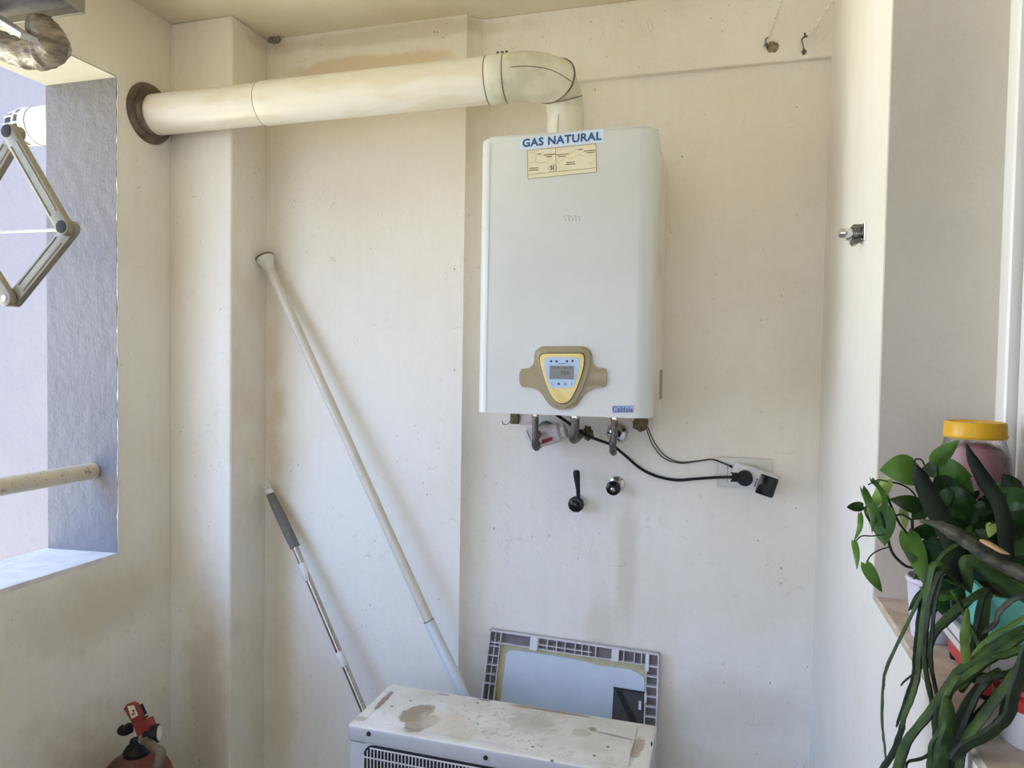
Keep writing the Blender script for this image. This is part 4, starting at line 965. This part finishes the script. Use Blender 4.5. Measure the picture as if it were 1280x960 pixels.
LV = [((1145, 588), (1099, 588), 24, 1.03, 0, -.2, .5), ((1173, 584), (1148, 590), 12, 1.04, 1, .1, .2), ((1168, 578), (1199, 550), 11, 1.03, 0, .15, .1),
      ((1172, 588), (1216, 596), 20, 1.04, 0, -.15, .3), ((1088, 602), (1086, 660), 7, 1.0, 0, .35, .9), ((1078, 612), (1090, 668), 6, 1.0, 0, .2, .4), ((1109, 600), (1082, 642), 9, 1.01, 2, .2, .2),
      ((1079, 632), (1058, 634), 7, 1.0, 1, .1, .2), ((1098, 634), (1106, 683), 18, 1.0, 0, .12, .2), ((1096, 634), (1086, 652), 14, 1.01, 1, .1, .1), ((1074, 642), (1066, 678), 4.5, .99, 0, .2, .5),
      ((1067, 677), (1071, 713), 5, .98, 0, .1, .4), ((1082, 705), (1103, 741), 9, .97, 0, -.1, .3), ((1148, 633), (1111, 624), 12, 1.02, 1, -.2, .2), ((1134, 668), (1159, 738), 14, .98, 0, .1, .2), ((1134, 668), (1142, 705), 12, .99, 1, .1, .1),
      ((1128, 637), (1132, 662), 6, 1.02, 2, .1, .2), ((1150, 690), (1200, 712), 26, 1.0, 1, .1, .2), ((1165, 605), (1205, 640), 22, 1.03, 1, .1, .2), ((1160, 625), (1140, 650), 12, 1.02, 1, .2, .2),
      ((1270, 612), (1254, 592), 12, 1.04, 1, .1, .2), ((1272, 625), (1246, 640), 14, 1.02, 1, .1, .3), ((1255, 650), (1285, 625), 14, 1.02, 0, .1, .2), ((1240, 655), (1236, 672), 7, 1.0, 2, .1, .2), ((1240, 655), (1255, 662), 5, 1.0, 0, .1, .2), ((1250, 628), (1238, 610), 9, 1.03, 1, .1, .2), ((1195, 600), (1218, 618), 13, 1.03, 0, .1, .2),
      ((1185, 620), (1222, 628), 16, 1.02, 1, -.2, .3), ((1200, 650), (1240, 640), 18, 1.03, 1, .2, .2), ((1215, 665), (1255, 690), 18, 1.03, 1, .1, .2), ((1175, 650), (1205, 675), 16, 1.03, 1, .1, .2)]
for b_, t_, wd, Y, mt, bn, tl_ in LV:
    Y2 = Y + random.uniform(-.012, .012); leaf(fol, aty(*b_, Y), aty(*t_, Y2), px2m(wd, Y), bn, tl_, .25, mt)
for i in range(40):
    x, y = random.uniform(1195, 1290), random.uniform(622, 700); a = random.uniform(-.4, PI + .4); L = random.uniform(20, 36); Y = random.uniform(1.02, 1.09)
    leaf(fol, aty(x, y, Y), aty(x + L * math.cos(a), y + L * math.sin(a) * .8, Y), px2m(random.uniform(8, 13), Y), random.uniform(-.2, .25), random.uniform(-.5, .5), .25, 1)
for i in range(90):
    x, y = random.uniform(1158, 1292), random.uniform(612, 748); a = random.uniform(0, 2 * PI); L = random.uniform(22, 42); Y = random.uniform(1.0, 1.08)
    leaf(fol, aty(x, y, Y), aty(x + L * math.cos(a), y + L * math.sin(a) * .8 + 6, Y + random.uniform(-.03, .02)), px2m(random.uniform(7, 14), Y), random.uniform(-.2, .25), random.uniform(-.6, .6), .25, 1 if random.random() < .8 else 0)
fo = fol.build('foliage', LM, po, ang=60, recalc=False)
vn = MB()
VN = [([(1172, 745), (1150, 690), (1125, 655), (1112, 628), (1107, 612)], 1.02, .0016), ([(1142, 710), (1130, 706), (1115, 690), (1108, 665), (1100, 640)], 1.0, .0018), ([(1113, 683), (1098, 688), (1088, 695), (1082, 706)], .98, .0009), ([(1106, 668), (1090, 670), (1077, 670), (1069, 677)], .985, .0009),
      ([(1150, 640), (1143, 618), (1128, 606), (1107, 602), (1090, 604)], 1.02, .0012), ([(1172, 640), (1170, 610), (1172, 588), (1168, 578)], 1.04, .0014), ([(1150, 628), (1146, 600), (1144, 588)], 1.03, .0013), ([(1175, 700), (1160, 660), (1150, 633)], 1.02, .0014), ([(1148, 592), (1142, 580), (1145, 574), (1152, 575), (1156, 582)], 1.03, .0010), ([(1085, 606), (1098, 600), (1110, 602)], 1.0, .0009), ([(1140, 650), (1126, 643), (1114, 648)], 1.01, .0012), ([(1152, 705), (1142, 668), (1140, 650)], 1.0, .0018)]
for pl, Y, r_ in VN: vn.tube(spline([aty(x, y, Y) for x, y in pl], 6), r_, 7)
vn.build('vines', M['stemdk'], po, ang=70)
# red and white tray with the teal planter and its trailing cactus
TX0, TX1, TY0, TY1 = .283, .402, .925, 1.072
t = thing('tray', 'white rimmed red tray holding the teal planter on the sill', 'tray', ((TX0 + TX1) / 2, (TY0 + TY1) / 2, SZ))
m = MB(); m.box((TX0 + .005, TY0 + .005, SZ + .006), (TX1 - .005, TY1 - .005, SZ + .030), .004, 2); m.build('tray_base', M['redpl'], t)
m = MB(); 
for a, b2 in (((TX0, TY0, SZ + .029), (TX0 + .010, TY1, SZ + .056)), ((TX1 - .010, TY0, SZ + .029), (TX1, TY1, SZ + .056)), ((TX0 + .010, TY0, SZ + .029), (TX1 - .010, TY0 + .010, SZ + .056)), ((TX0 + .010, TY1 - .010, SZ + .029), (TX1 - .010, TY1, SZ + .056))): m.box(a, b2, .003, 2)
m.build('rim', M['whitepl'], t)
m = MB(); m.box((TX0 - .0008, TY0, SZ + .041), (TX0 + .002, TY1, SZ + .0428)); m.build('rim_groove', M['ink2'], t, smooth=False)
for x in (TX0 + .012, TX1 - .012):
    for y in (TY0 + .015, TY1 - .015):
        m = MB(); m.lathe([(.006, 0), (.007, .007)], (x, y, SZ), n=12); m.build('foot', M['black'], t)
cc_ = V(((TX0 + TX1) / 2 + .002, (TY0 + TY1) / 2, SZ + .031))
ca = thing('trailing_cactus', 'long stemmed trailing cactus in a teal planter hanging over the sill edge', 'plant', cc_)
m = MB()
def ringr(hx, hy, z, r, n=5): 
    P = []
    for cx, cy, a0 in ((hx - r, hy - r, 0), (-hx + r, hy - r, 90), (-hx + r, -hy + r, 180), (hx - r, -hy + r, 270)):
        for k_ in range(n): a = math.radians(a0 + 90 * k_ / (n - 1)); P.append(V((cc_.x + cx + r * math.cos(a), cc_.y + cy + r * math.sin(a), cc_.z + z)))
    return P
rings = [[m.bm.verts.new(p) for p in ringr(*a)] for a in ((.036, .048, 0, .012), (.047, .061, .080, .014), (.050, .064, .081, .015), (.050, .064, .088, .015), (.045, .059, .088, .013), (.043, .057, .07, .012))]
for A, B in zip(rings, rings[1:]):
    for k_ in range(len(A)): m.bm.faces.new((A[k_], A[(k_ + 1) % len(A)], B[(k_ + 1) % len(A)], B[k_]))
m.bm.faces.new(rings[0][::-1]); m.bm.faces.new(rings[-1]); m.build('planter', M['teal'], ca)
m = MB(); r_ = [m.bm.verts.new(p) for p in ringr(.0425, .0565, .074, .012)]; r2 = [m.bm.verts.new(p) for p in ringr(.02, .03, .082, .008)]
for k_ in range(len(r_)): m.bm.faces.new((r_[k_], r_[(k_ + 1) % len(r_)], r2[(k_ + 1) % len(r_)], r2[k_]))
m.bm.faces.new(r2); m.build('soil', M['soil'], ca)
ST = [  # (pixels, depth Y, radius in pixels start, end, material)
 ([(1205, 735), (1175, 722), (1158, 733), (1135, 778), (1108, 836), (1103, 874), (1103, 910), (1108, 954)], .95, 4.2, 2.8, 'stem'),
 ([(1210, 738), (1172, 705), (1162, 730), (1155, 766), (1150, 809), (1147, 845), (1140, 871), (1131, 893), (1126, 911)], .93, 8.5, 5.0, 'stem'),
 ([(1128, 902), (1126, 915), (1116, 942), (1103, 962), (1095, 985)], .93, 3.6, 4.4, 'stemdk'),
 ([(1215, 740), (1180, 715), (1168, 732), (1160, 766), (1156, 826), (1166, 884), (1169, 922), (1167, 975)], .90, 5.0, 9.0, 'stemdk'),
 ([(1235, 735), (1215, 748), (1195, 760), (1179, 776), (1165, 792), (1158, 812), (1152, 835)], .945, 8, 5, 'stem'),
 ([(1290, 779), (1246, 804), (1222, 823), (1198, 838), (1183, 859), (1155, 898), (1131, 929), (1120, 962), (1116, 990)], .86, 8, 7.5, 'stem'),
 ([(1295, 785), (1236, 826), (1207, 847), (1187, 864), (1179, 898), (1178, 940), (1180, 990)], .84, 10, 13, 'stem'),
 ([(1236, 735), (1227, 750), (1219, 790), (1212, 826), (1192, 862)], .90, 10, 9, 'stemdk'),
 ([(1188, 738), (1195, 746), (1217, 792), (1229, 818)], .88, 5, 6, 'stem'),
 ([(1285, 742), (1265, 750), (1248, 766), (1243, 780), (1227, 792)], .88, 6, 4, 'deadleaf'),
 ([(1292, 812), (1258, 857), (1229, 895), (1207, 927), (1199, 960), (1197, 990)], .80, 13, 12, 'stem'),
 ([(1285, 800), (1276, 840), (1266, 871), (1260, 895), (1236, 917), (1208, 932), (1190, 950)], .79, 9, 9, 'stemdk'),
 ([(1250, 835), (1222, 864), (1203, 907), (1190, 935), (1185, 990)], .83, 11, 13, 'stemdk'),
 ([(1170, 935), (1157, 946), (1138, 951), (1133, 957), (1134, 972)], .89, 3.5, 2, 'stemdk'),
 ([(1147, 839), (1136, 847), (1129, 853), (1126.5, 857)], .93, 2.2, 1.6, 'stemdk'),
 ([(1212, 738), (1210, 700), (1240, 718), (1262, 732), (1295, 757)], .92, 8, 10, 'stem'),
 ([(1225, 700), (1250, 715), (1268, 728), (1295, 742)], .93, 6, 7, 'stem2'),
 ([(1200, 735), (1162, 742), (1166, 720), (1171, 705), (1182, 690), (1199, 680)], .95, 3.4, 5.5, 'stem'),
 ([(1290, 765), (1262, 783), (1240, 795), (1222, 812), (1205, 838)], .87, 5, 4, 'stem2'),
 ([(1200, 845), (1192, 852), (1184, 868), (1178, 885)], .83, 6, 5, 'stem2'),
 ([(1292, 830), (1262, 842), (1235, 846), (1222, 852)], .82, 10, 8, 'stemdk'),
 ([(1240, 822), (1260, 818), (1290, 806)], .83, 8, 9, 'stem'),
 ([(1210, 760), (1206, 800), (1208, 838), (1198, 862)], .86, 5, 7, 'stem2'),
 ([(1183, 870), (1186, 905), (1178, 935), (1174, 985)], .82, 9, 12, 'stem'),
]
EX_ = []
for pl, Y, r0, r1, mt in ST:
    if max(r0, r1) >= 8 and len(pl) > 3:      # the clump is many narrow stems side by side
        sh = random.uniform(6, 10) * random.choice((-1, 1))
        EX_.append(([(x + sh * min(1, i / 2), y + random.uniform(-4, 4)) for i, (x, y) in enumerate(pl)], Y + random.uniform(.012, .03), r0 * .62, r1 * .6, random.choice(('stem', 'stemdk', 'stemdk'))))
ST = [(pl, Y, min(r0, 8) if r0 < 9 else r0 * .72, min(r1, 8) if r1 < 9 else r1 * .7, mt) for pl, Y, r0, r1, mt in ST] + EX_
for pl, Y, r0, r1, mt in ST:
    P = spline([aty(x, y, Y) for x, y in pl], 6); n = len(P)
    rs = [px2m(r0 + (r1 - r0) * i / (n - 1), Y) * .86 * (1 + .06 * math.sin(i * 1.7)) * min(1, .35 + .25 * i, .5 + .2 * (n - 1 - i)) for i in range(n)]
    m = MB(); m.tube(P, rs, 6, flat=(1, .5), rot=random.uniform(-.3, .3))
    for v in m.bm.verts: v.co += V((1, 1, 1)) * noise.noise(v.co * 90) * .0012
    m.build('stem', M[mt], ca, ang=38)
# broken grey stem with a tan scar, and two dark spikes
P = spline([aty(1152, 650, .90), aty(1180, 660, .90), aty(1210, 678, .89), aty(1245, 702, .88), aty(1290, 722, .87)], 6)
m = MB(); m.tube(P, [px2m(4 + 9 * min(1, i / 8), .9) for i in range(len(P))], 14, flat=(1, .5))
for v in m.bm.verts: v.co += V((1, 1, 1)) * noise.noise(v.co * 120) * .002
gs = m.build('withered_stem', M['deadleaf'], ca, ang=75)
m = MB(); m.tube(spline([aty(1225, 675, .872), aty(1238, 681, .870), aty(1250, 688, .868), aty(1262, 693, .868)], 4), [px2m(x, .88) for x in (2, 3.5, 4.5, 5, 5.2, 5.2, 5, 4.8, 4.5, 4, 3, 2, 1)], 10, flat=(1, .5)); m.build('scar', M['tan'], gs)
for pl, Y, r_ in (([(1145, 581), (1150, 596), (1162, 622), (1178, 652), (1195, 690), (1205, 735)], .975, [1.5, 7.5, 9.5, 10, 10, 8]), ([(1208, 555), (1216, 575), (1232, 603), (1247, 626), (1256, 660), (1260, 730)], .965, [.8, 5, 7.5, 7, 7, 6])):
    P = spline([aty(x, y, Y) for x, y in pl], 5); n = len(P)
    rr_ = []
    for i in range(n):
        f = i / (n - 1) * (len(r_) - 1); k_ = min(int(f), len(r_) - 2); rr_.append(px2m(r_[k_] + (r_[k_ + 1] - r_[k_]) * (f - k_), Y))
    m = MB(); m.tube(P, rr_, 10, flat=(1, .3)); m.build('spike_leaf', M['aloe'], ca, ang=75)
# small red and white tub nearer the camera
ux, uy = .318, .845
t = thing('tub', 'red and white plastic tub under the cactus stems on the sill', 'tub', (ux, uy, SZ))
m = MB(); m.lathe([(.036, 0), (.038, .002), (.043, .040), (.043, .042)], (ux, uy, SZ), n=36); m.build('wall', M['whitepl'], t)
m = MB(); m.lathe([(.0435, .040), (.0455, .042), (.0455, .052), (.040, .055), (.038, .060), (0, .061)], (ux, uy, SZ), n=36); m.build('lid', M['redpl'], t)

# ------------------------------------------------------------------ light
# hazy daylight: a smooth sky made of broad bright areas (azimuth from the open left side towards the
# front of the balcony, elevation, colour); warm sunlit ground and houses low down, bluish sky high up
SKY = [(-10, -15, (7.7, 7.4, 6.1)), (-10, -45, (15.5, 16.5, 13.0)), (-10, 10, (.85, 1.7, 4.3)), (25, -45, (.5, .1, .0)),
       (55, 10, (1.7, 1.6, 1.25)), (55, 35, (2.2, 4.5, 9.6)), (90, -15, (2.5, 2.2, 1.4)), (90, 10, (.0, .1, 1.0))]
W = bpy.data.worlds.new('world'); bpy.context.scene.world = W; W.use_nodes = True
nt = W.node_tree; bg = nt.nodes['Background']
tc = nt.nodes.new('ShaderNodeTexCoord'); acc = None
for az, ev, col in SKY:
    az, ev = math.radians(az), math.radians(ev)
    dn = nt.nodes.new('ShaderNodeVectorMath'); dn.operation = 'DOT_PRODUCT'; nt.links.new(tc.outputs['Generated'], dn.inputs[0])
    dn.inputs[1].default_value = (-math.cos(az) * math.cos(ev), -math.sin(az) * math.cos(ev), math.sin(ev))
    a_ = nt.nodes.new('ShaderNodeMath'); a_.operation = 'MULTIPLY_ADD'; nt.links.new(dn.outputs['Value'], a_.inputs[0]); a_.inputs[1].default_value = 8; a_.inputs[2].default_value = -8
    e_ = nt.nodes.new('ShaderNodeMath'); e_.operation = 'EXPONENT'; nt.links.new(a_.outputs[0], e_.inputs[0])
    sc_ = nt.nodes.new('ShaderNodeVectorMath'); sc_.operation = 'SCALE'; sc_.inputs[0].default_value = col; nt.links.new(e_.outputs[0], sc_.inputs['Scale'])
    if acc is None: acc = sc_.outputs[0]
    else:
        ad_ = nt.nodes.new('ShaderNodeVectorMath'); ad_.operation = 'ADD'; nt.links.new(acc, ad_.inputs[0]); nt.links.new(sc_.outputs[0], ad_.inputs[1]); acc = ad_.outputs[0]
nt.links.new(acc, bg.inputs['Color']); bg.inputs['Strength'].default_value = 1.0
W.cycles.sampling_method = 'MANUAL'; W.cycles.sample_map_resolution = 512

sc = bpy.context.scene
sc.view_settings.view_transform = 'Standard'; sc.view_settings.look = 'None'; sc.view_settings.exposure = 0.12; sc.view_settings.gamma = 1.0
sc.view_settings.use_curve_mapping = False
sc.cycles.use_denoising = True
sc.cycles.max_bounces = 10; sc.cycles.diffuse_bounces = 6
